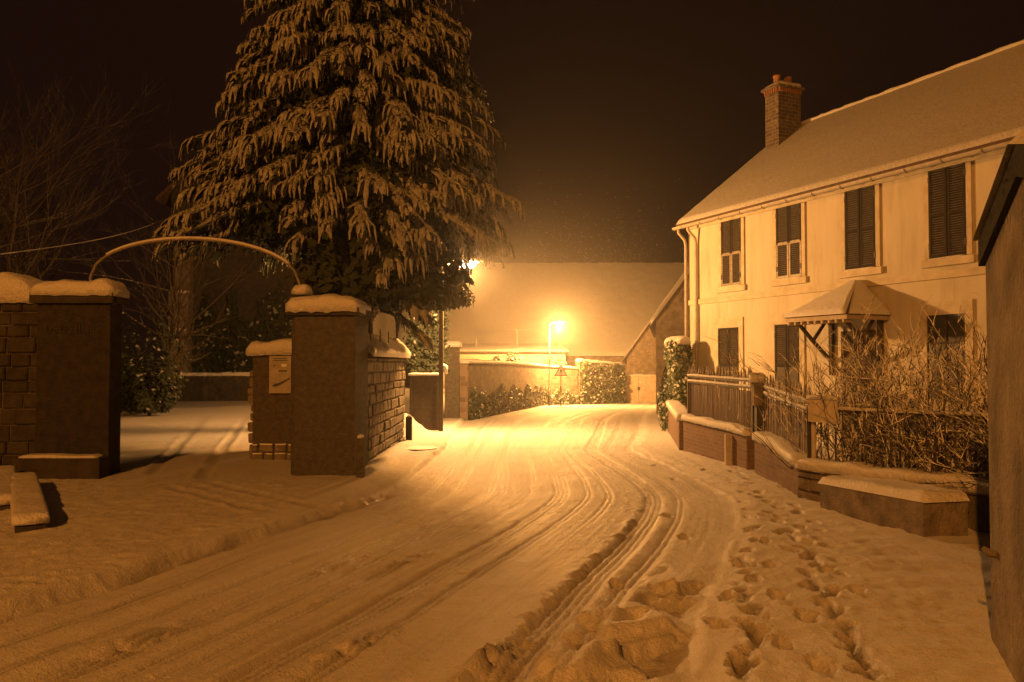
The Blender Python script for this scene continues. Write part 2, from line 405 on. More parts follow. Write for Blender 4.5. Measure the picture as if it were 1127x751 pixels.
# broken crust: slabs and pits beside the kerb on the right
u = kr*cosr[:, None]
trench = np.exp(-((u+0.26+0.05*perlin(Y*2.0, Y*0))/0.20)**4)*sstep(3.4, 4.0, Y)*(1-sstep(6.0, 6.9, Y))
Z -= 0.03*np.exp(-((kl+0.06+0.4*jit)/0.05)**2)*(Y < 10.5)*(Y > 2)
wear += 0.8*np.exp(-((kl+0.05+0.4*jit)/0.05)**2)*(Y < 10.5)*(Y > 2)*np.clip(0.55+1.3*fbm(X*2.2, Y*2.2, 3), 0, 1)
slab = sstep(-0.05, 0.05, perlin(Y*1.7+0.7, u*2.2+3.1)+0.16*fbm(X*5, Y*5, 3))                       # plateaus with sharp edges
Z += -0.065*trench*(1-slab) + 0.03*trench*slab; wear += 0.45*trench*(1-slab)*np.clip(0.6+fbm(X*5, Y*5, 3), 0, 1)
Z += trench*(1-slab)*0.03*np.clip(fbm(X*9, Y*9, 3)+0.1, 0, 1)
rim = np.exp(-((u+0.52)/0.10)**2)*sstep(3.4, 4.0, Y)*(1-sstep(5.6, 6.4, Y))
Z += 0.03*rim
WOB = fbm(X*11, Y*11, 2)
def pit(px, py, rx, ry, dep, rot=0.0):
    global Z, wear
    d = 1403/(py-400-10.5); cx = ray(px, d); a = X-cx; b = Y-d
    aa = a*math.cos(rot)+b*math.sin(rot); bb = -a*math.sin(rot)+b*math.cos(rot)
    near_ = (np.abs(a) < 0.6) & (np.abs(b) < 0.8)
    if not near_.any(): return
    r2 = ((aa/rx)**2+(bb/ry)**2)*(1+0.9*WOB)
    Z = Z - dep*np.exp(-r2**3) + 0.10*dep*np.exp(-((np.sqrt(r2)-1.35)/0.28)**2)
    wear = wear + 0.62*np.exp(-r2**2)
for (a, b_, s_) in ((834, 545, 1), (844, 556, 1.1), (842, 571, 1.2), (879, 583, 1), (887, 601, 1.1), (887, 618, 1.2), (907, 631, 1.2), (892, 651, 1.4), (832, 701, 1.5), (887, 684, 1.5),
                   (930, 706, 1.7), (811, 732, 1.6), (902, 739, 1.7), (816, 623, 1.4), (827, 641, 1.2), (846, 626, 1.0), (822, 530, 0.9), (812, 524, 0.9), (800, 512, 0.8), (790, 505, 0.8),
                   (862, 540, 0.9), (858, 590, 0.9), (870, 610, 0.9), (853, 660, 1.1), (905, 668, 1.1), (940, 655, 1.0), (860, 715, 1.2), (790, 690, 1.3), (800, 660, 1.2), (678, 643, 1.2),
                   (733, 566, 0.8), (752, 590, 1.0), (742, 527, 0.7), (720, 512, 0.6), (775, 520, 0.7), (840, 600, 0.8), (826, 585, 0.8), (872, 560, 0.8)):
    pit(a, b_, 0.042+0.008*s_, 0.10+0.012*s_, 0.05*min(s_, 1.3)+0.012, random.uniform(-0.5, 0.5))
for (px_, py_, hx, hy, hh, rot) in ((690, 690, 0.24, 0.20, 0.10, 0.35), (648, 733, 0.26, 0.16, 0.12, 0.3), (735, 652, 0.14, 0.13, 0.08, 0.5), (640, 690, 0.10, 0.22, 0.05, -0.4)):
    d = 1403/(py_-400-10.5); a = X-ray(px_, d); b = Y-d; w_ = 0.035*fbm(X*6, Y*6, 3)
    aa = np.abs(a*math.cos(rot)+b*math.sin(rot))-hx+w_; bb = np.abs(-a*math.sin(rot)+b*math.cos(rot))-hy+w_
    q = 1-sstep(-0.05, 0.05, np.maximum(aa, bb)); Z = Z + q*(0.7*hh+0.02*fbm(X*3, Y*3, 2)); wear = wear*(1-0.8*q)
trail = random.Random(21)
for path, cnt_ in (([(786, 500), (845, 556), (878, 600), (900, 650), (935, 712), (960, 751)], 34), ([(800, 520), (826, 580), (822, 640), (830, 700), (815, 751)], 26), ([(880, 560), (900, 600), (930, 660)], 8)):
    for i in range(cnt_):
        f = (i+0.5)/cnt_*(len(path)-1); k = int(f); a_, b_ = path[k], path[min(k+1, len(path)-1)]; f -= k
        pit(a_[0]+(b_[0]-a_[0])*f+trail.uniform(-9, 9), a_[1]+(b_[1]-a_[1])*f+trail.uniform(-3, 3), trail.uniform(0.035, 0.06), trail.uniform(0.07, 0.13), trail.uniform(0.018, 0.042), trail.uniform(-0.7, 0.7))
# trodden and rolled lumps: left bank and right pavement
band = np.exp(-((kl-0.25)/0.45)**2)*(Y < 10)*(Y > 2)
lum = np.clip(fbm(X*5.2, Y*5.2, 4, 0.6)+0.05, 0, 1)
Z += band*0.035*lum
yard = sstep(0.2, 1.0, kl)*(Y < 11.6)*(Y > 3)*(X < -2.4)
Z += yard*(0.022*np.clip(fbm(X*4.6+9, Y*4.6, 4, 0.62), -0.3, 1)+0.008*fbm(X*13, Y*13, 2))
walk = sstep(0.1, 0.35, kr)*(1-sstep(1.3, 2.2, kr))*(Y < 15)*(Y > 3)
Z += walk*(0.014*np.clip(fbm(X*6.3+3, Y*6.3, 3, 0.6), -0.5, 1))
dune = sstep(0.8, 1.6, kr)*(Y < 9)*(Y > 2)
Z += dune*(0.03*fbm(X*0.9, Y*3.4, 3))
# drive ruts through the gateway
def rut(p, q, w, dep, r=1.0):
    global Z, wear
    p = np.array(p); q = np.array(q); e = q-p; L = np.hypot(*e); e = e/L
    t = (X-p[0])*e[0]+(Y-p[1])*e[1]; n = -(X-p[0])*e[1]+(Y-p[1])*e[0] + 0.05*perlin(t*0.6, t*0+dep*100)
    m = sstep(0, 0.5, t)*(1-sstep(L-0.5, L, t))
    Z = Z + m*(-dep*np.exp(-(n/w)**4) + r*dep*0.8*np.exp(-((np.abs(n)-w*1.5)/(w*0.6))**2)); wear = wear + 0.3*m*np.exp(-(n/w)**4)
for p, q in (((-2.0, 8.9), (-4.5, 11.5)), ((-2.5, 8.6), (-5.0, 11.2)), ((-4.5, 11.5), (-8.6, 26)), ((-5.4, 11.9), (-9.9, 26))):
    rut(p, q, 0.09, 0.018)
# ramp lines across the road, bank of shovelled snow by the metal gate, drifts at wall feet
for d0, hh in ((17.0, 0.015), (19.4, 0.02)):
    Z += onroad*hh*sstep(d0-0.25, d0+0.15, Y+0.03*(X))*(1-sstep(d0+1.2, d0+6.5, Y))
Z += (0.46+0.16*fbm(X*3, Y*3, 3))*np.exp(-((X+2.6)/0.40)**2-((Y-19.6)/1.0)**2)
Z += 0.10*np.exp(-((X-3.05)/0.25)**2)*sstep(4, 4.6, Y)*(1-sstep(5, 6, Y))*0
Z += 0.08*np.exp(-((X+2.25)/0.18)**2)*sstep(12, 12.5, Y)*(1-sstep(17, 18, Y))
wear = np.clip(wear, 0, 1)*near

# split the one sheet of snow into the setting's pieces
nx, ny = len(xs), len(ys)
idx = np.arange(nx*ny).reshape(ny, nx)
Q = np.stack([idx[:-1, :-1], idx[:-1, 1:], idx[1:, 1:], idx[1:, :-1]], -1).reshape(-1, 4)
xc = ((X[:-1, :-1]+X[1:, 1:])/2).ravel(); yc = ((Y[:-1, :-1]+Y[1:, 1:])/2).ravel()
sc_ = ((S[:-1, :-1]+S[1:, 1:])/2).ravel()
inroad = (sc_ > 0) & (sc_ < 1) & (yc > -60) & (yc < 60)
drive = (~inroad) & (sc_ <= 0) & (xc > -16) & (yc > 11) & (yc < 36) & (xc < -2.4)
pl = (~inroad) & (~drive) & (sc_ <= 0) & (xc > -8) & (yc > 0) & (yc < 30)
pr = (~inroad) & (sc_ >= 1) & (xc < 3.8) & (yc > 0) & (yc < 33)
rest = ~(inroad | drive | pl | pr)
VV = np.stack([X.ravel(), Y.ravel(), Z.ravel()], -1)
for nm, msk in (('road', inroad), ('driveway', drive), ('pavement_left', pl), ('pavement_right', pr), ('ground', rest)):
    q = Q[msk]; used, inv = np.unique(q, return_inverse=True)
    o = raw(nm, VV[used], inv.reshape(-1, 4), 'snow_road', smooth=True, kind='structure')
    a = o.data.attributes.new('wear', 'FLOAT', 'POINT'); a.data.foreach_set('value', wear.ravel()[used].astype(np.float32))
def surf(x, y):
    j = int(np.clip(np.searchsorted(xs, x), 1, nx-1)); i = int(np.clip(np.searchsorted(ys, y), 1, ny-1))
    return float(Z[i, j])

# ------------------------------------------------------------------ street lamps
def street_lamp(x, y, H, arm, label, watts, radius=0.10, yaw=0.0, square=False, color=None):
    z = surf(x, y); t = thing('street_lamp', label, 'street lamp', (x, y, z), 'street lamps along the road')
    if square:
        MB().box((x, y, z+(H-0.3)/2-0.1), (0.11, 0.11, H-0.1)).build('pole', 'wood_dark', t, bevel=0.008)
        MB().tube([(x+0.06, y-0.02, z+1.75), (x+0.13, y-0.05, z+1.70), (x+0.15, y-0.05, z+1.50)], [0.03, 0.06, 0.03], 7).build('snow_lump', 'snow', t, True)
    mb = MB(); mb.tube([(x, y, z-0.3), (x, y, z+1.1)], 0.085, 10); mb.tube([(x, y, z+1.1), (x, y, z+1.16)], [0.085, 0.05], 10)
    if not square:
        mb.build('base', 'iron', t, True)
        MB().tube([(x, y, z+1.15), (x, y, z+H-0.35)], [0.05, 0.038], 10).build('pole', 'galvanised', t, True)
    ca, sa = math.cos(yaw), math.sin(yaw); h = z+H
    pts = [(x, y, h-0.36), (x+0.05*ca, y+0.05*sa, h-0.12), (x+0.2*arm*ca, y+0.2*arm*sa, h-0.02), (x+arm*0.75*ca, y+arm*0.75*sa, h+0.06)]
    MB().tube(pts, 0.03, 8).build('arm', 'galvanised', t, True)
    c = Vector((x+arm*ca, y+arm*sa, h+0.04))
    hd = MB(); n = 12
    prof = [(-0.34, 0.05, 0.05), (-0.26, 0.13, 0.085), (0.0, 0.17, 0.10), (0.25, 0.15, 0.085), (0.34, 0.05, 0.05)]
    for (a, w, hh), (a2, w2, hh2) in zip(prof, prof[1:]):
        for k in range(6):
            th, th2 = math.pi*k/6, math.pi*(k+1)/6
            P = lambda A, W, Hh, T: (c.x + A*ca - W*math.cos(T)*sa, c.y + A*sa + W*math.cos(T)*ca, c.z + Hh*math.sin(T))
            hd.poly([P(a, w, hh, th), P(a2, w2, hh2, th), P(a2, w2, hh2, th2), P(a, w, hh, th2)])
    hd.build('head', 'galvanised', t, True)
    ln = MB()
    for (a, w, dd), (a2, w2, dd2) in zip([(-0.26, 0.02, 0.01), (-0.20, 0.12, 0.12), (0.0, 0.15, 0.20), (0.20, 0.13, 0.13), (0.27, 0.02, 0.01)], [(-0.20, 0.12, 0.12), (0.0, 0.15, 0.20), (0.20, 0.13, 0.13), (0.27, 0.02, 0.01)]):
        for k in range(6):
            th, th2 = math.pi*k/6, math.pi*(k+1)/6
            P = lambda A, W, Hh, T: (c.x + A*ca - W*math.cos(T)*sa, c.y + A*sa + W*math.cos(T)*ca, c.z - 0.002 - Hh*math.sin(T))
            ln.poly([P(a, w, dd, th2), P(a2, w2, dd2, th2), P(a2, w2, dd2, th), P(a, w, dd, th)])
    ln.build('lens', 'lamp_glow', t, True)
    ld = bpy.data.lights.new('lamp_light', 'POINT'); ld.energy = watts; ld.color = color or SODIUM; ld.shadow_soft_size = radius
    lo = bpy.data.objects.new('lamp_light', ld); COL.objects.link(lo); lo.location = (c.x, c.y, c.z-0.36); attach(lo, t)
    return t
LAMP = (2.26, 48.3)
street_lamp(LAMP[0], LAMP[1], 5.05, 0.62, 'lit sodium street lamp on a slim pole before the brick wall', FAR_LAMP_W, 0.12, 0.15)
street_lamp(-1.86, 20.9, 4.42, 0.66, 'lit street lamp on a dark square post, its head hidden among the conifer branches', SIDE_LAMP_W, 0.12, 0.12, square=True)
street_lamp(-8.0, -14.0, 12.0, 0.9, 'lit sodium street lamp standing behind the viewpoint', NEAR_LAMP_W, 0.12, 0.6, color=SODIUM_NEAR)

# ------------------------------------------------------------------ the white house
HO = Vector((5.0, 22.5, 0)); HU = Vector((0.4167, -0.909, 0)).normalized(); HN = Vector((-HU.y*-1, 0, 0))
HN = Vector((HU.y, -HU.x, 0))                                    # outward, towards the road
def fs(px): r = (px-563.5)/877.0; return (r*22.5-5.0)/(0.4167+0.909*r)
def FP(s, z, o=0.0): q = HO + HU*s + HN*o; return Vector((q.x, q.y, z))
def fbox(mb, s0, s1, z0, z1, o0, o1, mi=0):
    q = [FP(s0, z0, o1), FP(s1, z0, o1), FP(s1, z0, o0), FP(s0, z0, o0), FP(s0, z1, o1), FP(s1, z1, o1), FP(s1, z1, o0), FP(s0, z1, o0)]
    return mb.hexa(q, mi)
SL = 13.0; HD = 3.9; EAVE = EYE+4.02; RIDGE = EYE+7.05
HB = -0.9
house = thing('house', 'two-storey pale rendered house with closed shutters and snowy roof', 'house', FP(6, -0.3, -2))
mb = MB(); fbox(mb, 0, SL, HB, EAVE, -2*HD, 0)
for s in (0, SL):                                                # gables
    pts = [FP(s, EAVE, 0), FP(s, EAVE, -2*HD), FP(s, RIDGE-0.08, -HD)]
    mb.poly(pts if s else pts[::-1])
mb.build('wall', 'facade', house)
def strip(name, s0, s1, z0, z1, o=0.03, mat='trim', par=house, bevel=0): 
    m_ = MB(); fbox(m_, s0, s1, z0, z1, -0.01, o); return m_.build(name, mat, par, bevel=bevel)
strip('cornice', -0.03, SL, EAVE-0.26, EAVE-0.03, 0.05); strip('cornice', -0.06, SL+0.02, EAVE-0.03, EAVE+0.03, 0.14)
Zs = EYE+1.93
wins_up = [(1.46, 2.24), (3.50, 4.32), (5.60, 6.40), (7.66, 8.44), (9.74, 10.54)]
strip('string_course', -0.02, SL, Zs-0.30, Zs-0.16, 0.045)
def shutter_pair(s0, s1, z0, z1, parent, split=0.5, solid_below=False, seed=0):
    w = (s1-s0)/2
    for k in (0, 1):
        a = s0+k*w+0.008; b = a+w-0.016
        m_ = MB(); o0, o1 = 0.012, 0.040
        zm = z0+(z1-z0)*split; glint = 1 if seed < 2 else 0  # first two windows: lamp glint coloured into the lower frames
        for za, zb, mi_ in ((z0, zm, glint), (zm, z1, 0)): fbox(m_, a, a+0.045, za, zb, o0, o1, mi_); fbox(m_, b-0.045, b, za, zb, o0, o1, mi_)
        for za, zb in ((z0, z0+0.07), (zm-0.035, zm+0.035), (z1-0.06, z1)): fbox(m_, a+0.045, b-0.045, za, zb, o0, o1-0.002, glint if zb < z1-0.01 else 0)
        fbox(m_, a, b, z0, z1, 0.002, 0.010)
        sh = m_.build('shutter', ['shutter', 'shutter_glint'], parent)
        l_ = MB()
        for za, zb in ((z0+0.07, zm-0.035), (zm+0.035, z1-0.06)):
            if solid_below and za < zm-0.1:
                fbox(l_, a+0.05, b-0.05, za+0.01, zb-0.01, 0.012, 0.030); continue
            n = int((zb-za)/0.046)
            for i in range(n):
                zc = za+(i+0.5)*(zb-za)/n; h = 0.016; t = 0.020
                q = [FP(a+0.045, zc-h-0.004, 0.036), FP(b-0.045, zc-h-0.004, 0.036), FP(b-0.045, zc+h-0.008, 0.012), FP(a+0.045, zc+h-0.008, 0.012),
                     FP(a+0.045, zc-h+0.006, 0.038), FP(b-0.045, zc-h+0.006, 0.038), FP(b-0.045, zc+h+0.002, 0.014), FP(a+0.045, zc+h+0.002, 0.014)]
                l_.hexa(q)
        l_.build('louvre', 'shutter_slat', sh, kind='stuff')
        for zz in (z0+0.25, z1-0.25):
            hb = MB(); ss = a-0.01 if k == 0 else b-0.03; fbox(hb, ss, ss+0.04, zz-0.06, zz+0.06, 0.03, 0.052); hb.build('hinge', 'iron', sh)
def surround(s0, s1, z0, z1, parent, j=0.11, top=0.0, sill=True):
    m_ = MB()
    fbox(m_, s0-j, s0-0.004, z0, z1+top, -0.01, 0.04); fbox(m_, s1+0.004, s1+j, z0, z1+top, -0.01, 0.04)
    if top: fbox(m_, s0-j+0.001, s1+j-0.001, z1+0.004, z1+top, -0.012, 0.038)
    f = m_.build('window_frame', 'trim', parent)
    if sill:
        q = MB(); fbox(q, s0-j-0.05, s1+j+0.05, z0-0.16, z0-0.012, -0.01, 0.07); q.build('sill', 'trim', f)
        snow_cap([FP(s0+0.02, z0-0.012, 0.055), FP(s1-0.02, z0-0.012, 0.055)], 0.05, 0.02, 'snow_cap', f, over=0.01, seed=s0, droop=0.004)
    return f
for i, (a, b) in enumerate(wins_up):
    w = thing('window', '', '', FP((a+b)/2, Zs, 0)); del w['label'], w['category']; attach(w, house)
    w.location = (0, 0, 0); w.matrix_parent_inverse = Matrix.Identity(4); w.location = FP((a+b)/2, Zs, 0) - house.location
    bpy.data.objects.remove(w)
    za, zb = Zs+0.10, Zs+1.90
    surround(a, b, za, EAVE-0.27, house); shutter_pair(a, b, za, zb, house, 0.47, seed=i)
wins_lo = [(1.31, 2.12), (3.42, 4.22), (7.58, 8.38), (9.74, 10.54)]
for i, (a, b) in enumerate(wins_lo):
    za, zb = EYE-0.75, EYE+0.93
    surround(a, b, za, zb, house, j=0.16, top=0.26)
    if i != 2: shutter_pair(a, b, za, zb, house, 0.42, solid_below=True, seed=i+9)
    else:
        m_ = MB(); fbox(m_, a, b, za, zb, 0.004, 0.016); p_ = m_.build('window_pane', 'paint_black', house)
        m_ = MB(); c_ = (a+b)/2
        fbox(m_, c_-0.02, c_+0.02, za, zb, 0.018, 0.036); fbox(m_, a, c_-0.021, zb-0.55, zb-0.52, 0.018, 0.034); fbox(m_, c_+0.021, b, zb-0.55, zb-0.52, 0.018, 0.034)
        m_.build('glazing_bar', 'wood_dark', p_)
# front door under the canopy
m_ = MB(); fbox(m_, 5.45, 6.35, HB, EYE+0.70, 0.004, 0.03); door = m_.build('door', 'wood_dark', house)
for zz in (0.1, 0.85, 1.6):
    q = MB(); fbox(q, 5.53, 5.86, zz-0.25, zz+0.32, 0.031, 0.045); q.build('panel', 'wood_dark', door)
    q = MB(); fbox(q, 5.94, 6.27, zz-0.25, zz+0.32, 0.031, 0.045); q.build('panel', 'wood_dark', door)
MB().tube([FP(6.27, 0.75, 0.03), FP(6.27, 0.75, 0.08), FP(6.17, 0.75, 0.085)], 0.012, 6).build('handle', 'zinc', door)
# canopy: half pyramid with brackets
cs0, cs1, cz, co = 4.98, 6.72, EYE+0.99, 1.22
capx = FP(5.98, EYE+1.74, 0.0); capo = FP(5.98, EYE+1.74, 0.16)
can = MB()
e0, e1, e2, e3 = FP(cs0, cz, -0.0), FP(cs0, cz, co), FP(cs1, cz, co), FP(cs1, cz, 0)
can.poly([e0, e1, capo, capx]); can.poly([e1, e2, capo]); can.poly([e2, e3, capx, capo]); can.poly([e3, e2, e1, e0])
canopy = can.build('canopy', 'tile_roof', house)
def slab(name, quad, t, mat, parent, nu=30, nv=14, seed=0.0, amp=0.5, lip=0.0, smooth=True):
    """snow lying on a sloping face given by four corners (lower edge first), thickness t rounded at the rims"""
    A, B, C, D = (Vector(p) for p in quad); n = (B-A).cross(D-A).normalized()
    if n.z < 0: n = -n
    V = []; F = []
    for j in range(nv+1):
        for i in range(nu+1):
            u, v_ = i/nu, j/nv
            p = (A.lerp(B, u)).lerp(D.lerp(C, u), v_)
            lu = (B-A).length; lv = max((D-A).length, (C-B).length)
            e = min(u*lu, (1-u)*lu, v_*lv, (1-v_)*lv+0.2)/(t*1.3); e = math.sqrt(max(0, 1-(1-min(1, e))**2))
            nz = float(fbm(np.array([p.x*1.7+p.y*0.9+seed]), np.array([p.z*2.1+p.y*1.3]), 3)[0])
            V.append(tuple(p + n*(0.006 + t*e*(1+amp*nz))))
    w = nu+1
    for j in range(nv):
        for i in range(nu): F.append((j*w+i, j*w+i+1, (j+1)*w+i+1, (j+1)*w+i))
    if (Vector(V[1])-Vector(V[0])).cross(Vector(V[w])-Vector(V[0])).z < 0: F = [f[::-1] for f in F]
    return raw(name, V, F, mat, parent, smooth=smooth)
def up(p, k): return Vector(p)+Vector((0, 0, k))
slab('snow_cap', [e1+HN*0.04, e2+HN*0.04, capo+HU*0.03, capo-HU*0.03], 0.055, 'snow_soft', canopy, seed=1)
slab('snow_cap', [e0-HU*0.03, e1-HU*0.03, capo, capx], 0.05, 'snow_soft', canopy, seed=2)
slab('snow_cap', [e2+HU*0.03, e3+HU*0.03, capx, capo], 0.05, 'snow_soft', canopy, seed=3)
m_ = MB(); fbox(m_, cs0+0.03, cs1-0.03, cz-0.10, cz-0.004, co-0.06, co-0.02); fbox(m_, cs0+0.03, cs0+0.07, cz-0.10, cz-0.004, 0.0, co-0.061); fbox(m_, cs1-0.07, cs1-0.03, cz-0.10, cz-0.004, 0.0, co-0.061)
m_.build('fascia', 'wood_gate', canopy)
for i in range(9):
    a = cs0+0.12+i*(cs1-cs0-0.24)/8; q = MB(); fbox(q, a-0.025, a+0.025, cz-0.165, cz-0.102, co-0.24, co-0.015); q.build('rafter_end', 'wood_gate', canopy)
for a in (cs0+0.22, cs1-0.22):
    q = MB(); q.tube([FP(a, cz-0.95, 0.03), FP(a, cz-0.82, 0.22), FP(a, cz-0.5, 0.60), FP(a, cz-0.12, 1.02)], 0.045, 6)
    q.tube([FP(a, cz-0.10, 0.25), FP(a, cz-0.48, 0.58)], 0.04, 6); fbox(q, a-0.045, a+0.045, cz-1.25, cz-0.01, 0.0, 0.09)
    q.build('bracket', 'wood_dark', canopy)
# roof, its snow, gutter, pipes
rf = MB(); ov = 0.28
A_, B_ = FP(-0.18, EAVE+0.02-0.20, ov), FP(SL, EAVE+0.02-0.20, ov)
slope = (RIDGE-EAVE)/HD
ze = EAVE+0.03 - slope*ov + 0.10
A_, B_ = FP(-0.20, ze, ov), FP(SL+0.2, ze, ov); C_, D_ = FP(SL+0.2, RIDGE+0.10, -HD), FP(-0.20, RIDGE+0.10, -HD); E_, F_ = FP(SL+0.2, ze, -2*HD-ov), FP(-0.2, ze, -2*HD-ov)
for q in ((A_, B_, C_, D_), (D_, C_, E_, F_)):
    lo_ = [up(p, -0.10) for p in q]; rf.poly(q); rf.poly(lo_[::-1])
    for i in range(4): rf.poly([lo_[i], lo_[(i+1) % 4], q[(i+1) % 4], q[i]])
roof = rf.build('roof', 'tile_roof', house)
slab('snow_cap', [A_, B_, C_, D_], 0.07, 'snow_thin', roof, 150, 50, seed=4, amp=0.12)
slab('snow_cap', [E_, F_, D_, C_], 0.09, 'snow_thin', roof, 40, 14, seed=5, amp=0.35)
snow_cap([D_-Vector((0, 0, 0.02)), C_-Vector((0, 0, 0.02))], 0.22, 0.11, 'snow_cap', roof, seed=6, mat='snow_soft')
gt = MB(); n = 8
for i in range(40):
    s0_, s1_ = -0.22+i*(SL+0.4)/40, -0.22+(i+1)*(SL+0.4)/40
    for k in range(n):
        t0, t1 = math.pi+math.pi*k/n, math.pi+math.pi*(k+1)/n
        P = lambda s, t: FP(s, ze-0.09+0.07*math.sin(t), ov+0.05+0.07*math.cos(t))
        gt.poly([P(s0_, t0), P(s1_, t0), P(s1_, t1), P(s0_, t1)])
        P2 = lambda s, t: FP(s, ze-0.088+0.062*math.sin(t), ov+0.05+0.062*math.cos(t))
        gt.poly([P2(s0_, t1), P2(s1_, t1), P2(s1_, t0), P2(s0_, t0)])
gut = gt.build('gutter', 'zinc', house, True)
for i in range(16):
    s = 0.2+i*0.8; q = MB(); q.tube([FP(s, ze-0.10+0.075*math.sin(math.pi*k/6+math.pi), ov+0.05+0.078*math.cos(math.pi*k/6+math.pi)) for k in range(7)], 0.010, 4); q.build('gutter_bracket', 'zinc', gut)
def pipe(s, o, name='downpipe'):
    p_ = MB().tube([FP(s, ze-0.14, ov+0.05), FP(s, ze-0.26, ov+0.04), FP(s+0.02, ze-0.46, o+0.03), FP(s+0.02, ze-0.62, o), FP(s+0.02, HB, o)], 0.042, 8).build(name, 'zinc', house, True)
    for i in range(9): MB().tube([FP(s+0.02, EAVE-1.0-i*0.62, o), FP(s+0.02, EAVE-0.96-i*0.62, o)], 0.052, 8).build('collar', 'zinc', p_)
pipe(-0.02, 0.09); pipe(0.42, 0.075)
for i in range(8): pass
# chimney on the gable end
ch_c = FP(0.42, 0, -HD+0.75)
ang = math.atan2(HU.y, HU.x)
m_ = MB(); m_.box((ch_c.x, ch_c.y, RIDGE+0.0), (0.54, 0.86, 2.1), ang); chim = m_.build('chimney', 'brick_chimney', roof)
def chb(name, z0, z1, sx, sy, mat): q = MB(); q.box((ch_c.x, ch_c.y, (z0+z1)/2), (sx, sy, z1-z0), ang); return q.build(name, mat, chim)
ZT = RIDGE+1.05
q = MB()
for k in range(10):
    for sgn in (-1, 1):
        v_ = Matrix.Rotation(ang, 4, 'Z') @ Vector((sgn*0.295, -0.39+k*0.087, 0)); q.box((ch_c.x+v_.x, ch_c.y+v_.y, ZT-0.10), (0.05, 0.05, 0.12), ang)
for k in range(6):
    for sgn in (-1, 1):
        v_ = Matrix.Rotation(ang, 4, 'Z') @ Vector((-0.23+k*0.092, sgn*0.455, 0)); q.box((ch_c.x+v_.x, ch_c.y+v_.y, ZT-0.10), (0.05, 0.05, 0.12), ang)
# (dentil course is joined: each tooth is about two pixels)
# pieces of the corbel are under the cap
dent = q.build('dentil', 'terracotta', house, kind='stuff')
chb2 = MB(); chb2.box((ch_c.x, ch_c.y, ZT), (0.72, 1.02, 0.075), ang); chb2.build('cap', 'stone', house)
u_ = Matrix.Rotation(ang, 4, 'Z') @ Vector((0, 0.40, 0))
snow_cap([(ch_c.x-u_.x, ch_c.y-u_.y, ZT+0.04), (ch_c.x+u_.x, ch_c.y+u_.y, ZT+0.04)], 0.64, 0.15, 'snow_cap', house, seed=8, rough=0.5)
for k in (-0.22, 0.22):
    v_ = Matrix.Rotation(ang, 4, 'Z') @ Vector((0, k, 0)); MB().lathe((ch_c.x+v_.x, ch_c.y+v_.y, ZT+0.05), [(0.11, 0), (0.10, 0.30), (0.115, 0.31), (0.115, 0.36), (0.085, 0.36), (0.085, 0.2)], 12).build('chimney_pot', 'terracotta', house, True)

# ------------------------------------------------------------------ front garden walls and railings (right)
def wall_run(name, label, path, z_top, thick, mat, cap_t=0.09, cap_w=None, coping=0.05, side=1, capmat='snow', base=0.35, seed=0.0, cat='wall'):
    """wall following a polyline on the ground; top height relative to ground at each point"""
    P = [Vector((x, y, surf(x, y))) for x, y in path]
    t = thing(name, label, cat, (P[0].x, P[0].y, P[0].z))
    def off(i, o):
        d = (P[min(i+1, len(P)-1)]-P[max(i-1, 0)]); d.z = 0; d.normalize(); nrm = Vector((d.y, -d.x, 0)); return P[i]+nrm*o
    zt = z_top if hasattr(z_top, '__len__') else [z_top]*len(P)
    m_ = MB(); c_ = MB(); run = 0
    for i in range(len(P)-1):
        a, b = off(i, thick/2), off(i+1, thick/2); c, d = off(i+1, -thick/2), off(i, -thick/2); L = (P[i+1]-P[i]).length
        lo = lambda p, i_: (p.x, p.y, P[i_].z-base); hi = lambda p, i_: (p.x, p.y, P[i_].z+zt[i_])
        for (p, ip, q, iq) in ((a, i, b, i+1), (c, i+1, d, i)):
            u0, u1 = (run, run+L) if ip == i else (run+L, run)
            m_.poly([lo(p, ip), lo(q, iq), hi(q, iq), hi(p, ip)], 0, [(u0, P[ip].z-base), (u1, P[iq].z-base), (u1, P[iq].z+zt[iq]), (u0, P[ip].z+zt[ip])])
        m_.poly([hi(a, i), hi(b, i+1), hi(c, i+1), hi(d, i)])
        if i == 0: m_.poly([lo(d, 0), lo(a, 0), hi(a, 0), hi(d, 0)])
        if i == len(P)-2: m_.poly([lo(b, i+1), lo(c, i+1), hi(c, i+1), hi(b, i+1)])
        run += L
    m_.build('core', mat, t)
    if coping:
        for i in range(len(P)-1):
            d = (P[i+1]-P[i]); L = d.length; nseg = max(1, round(L/0.8)); rz = math.atan2(d.y, d.x)
            for k in range(nseg):
                a = P[i].lerp(P[i+1], k/nseg); b = P[i].lerp(P[i+1], (k+1)/nseg); za = zt[i]+(zt[i+1]-zt[i])*k/nseg; zb = zt[i]+(zt[i+1]-zt[i])*(k+1)/nseg
                e = (b-a); e.z = 0; e = e.normalized(); n_ = Vector((e.y, -e.x, 0))*(thick/2+0.035); a = a+e*0.004; b = b-e*0.004
                q = MB(); q.hexa([(a+n_)+Vector((0, 0, za+0.002)), (b+n_)+Vector((0, 0, zb+0.002)), (b-n_)+Vector((0, 0, zb+0.002)), (a-n_)+Vector((0, 0, za+0.002)),
                                  (a+n_)+Vector((0, 0, za+coping)), (b+n_)+Vector((0, 0, zb+coping)), (b-n_)+Vector((0, 0, zb+coping)), (a-n_)+Vector((0, 0, za+coping))])
                q.build('coping_stone', 'stone', t)
    if cap_t:
        snow_cap([(p.x, p.y, p.z+zt[i]+coping) for i, p in enumerate(P)], cap_w or thick+0.07, cap_t, 'snow_cap', t, over=0.02, seed=seed, mat=capmat, rough=0.6)
    return t, P, zt
GA = [(3.43, 16.0), (3.72, 13.6), (3.77, 12.85)]
GB = [(3.78, 12.45), (3.73, 11.35), (3.60, 10.06)]
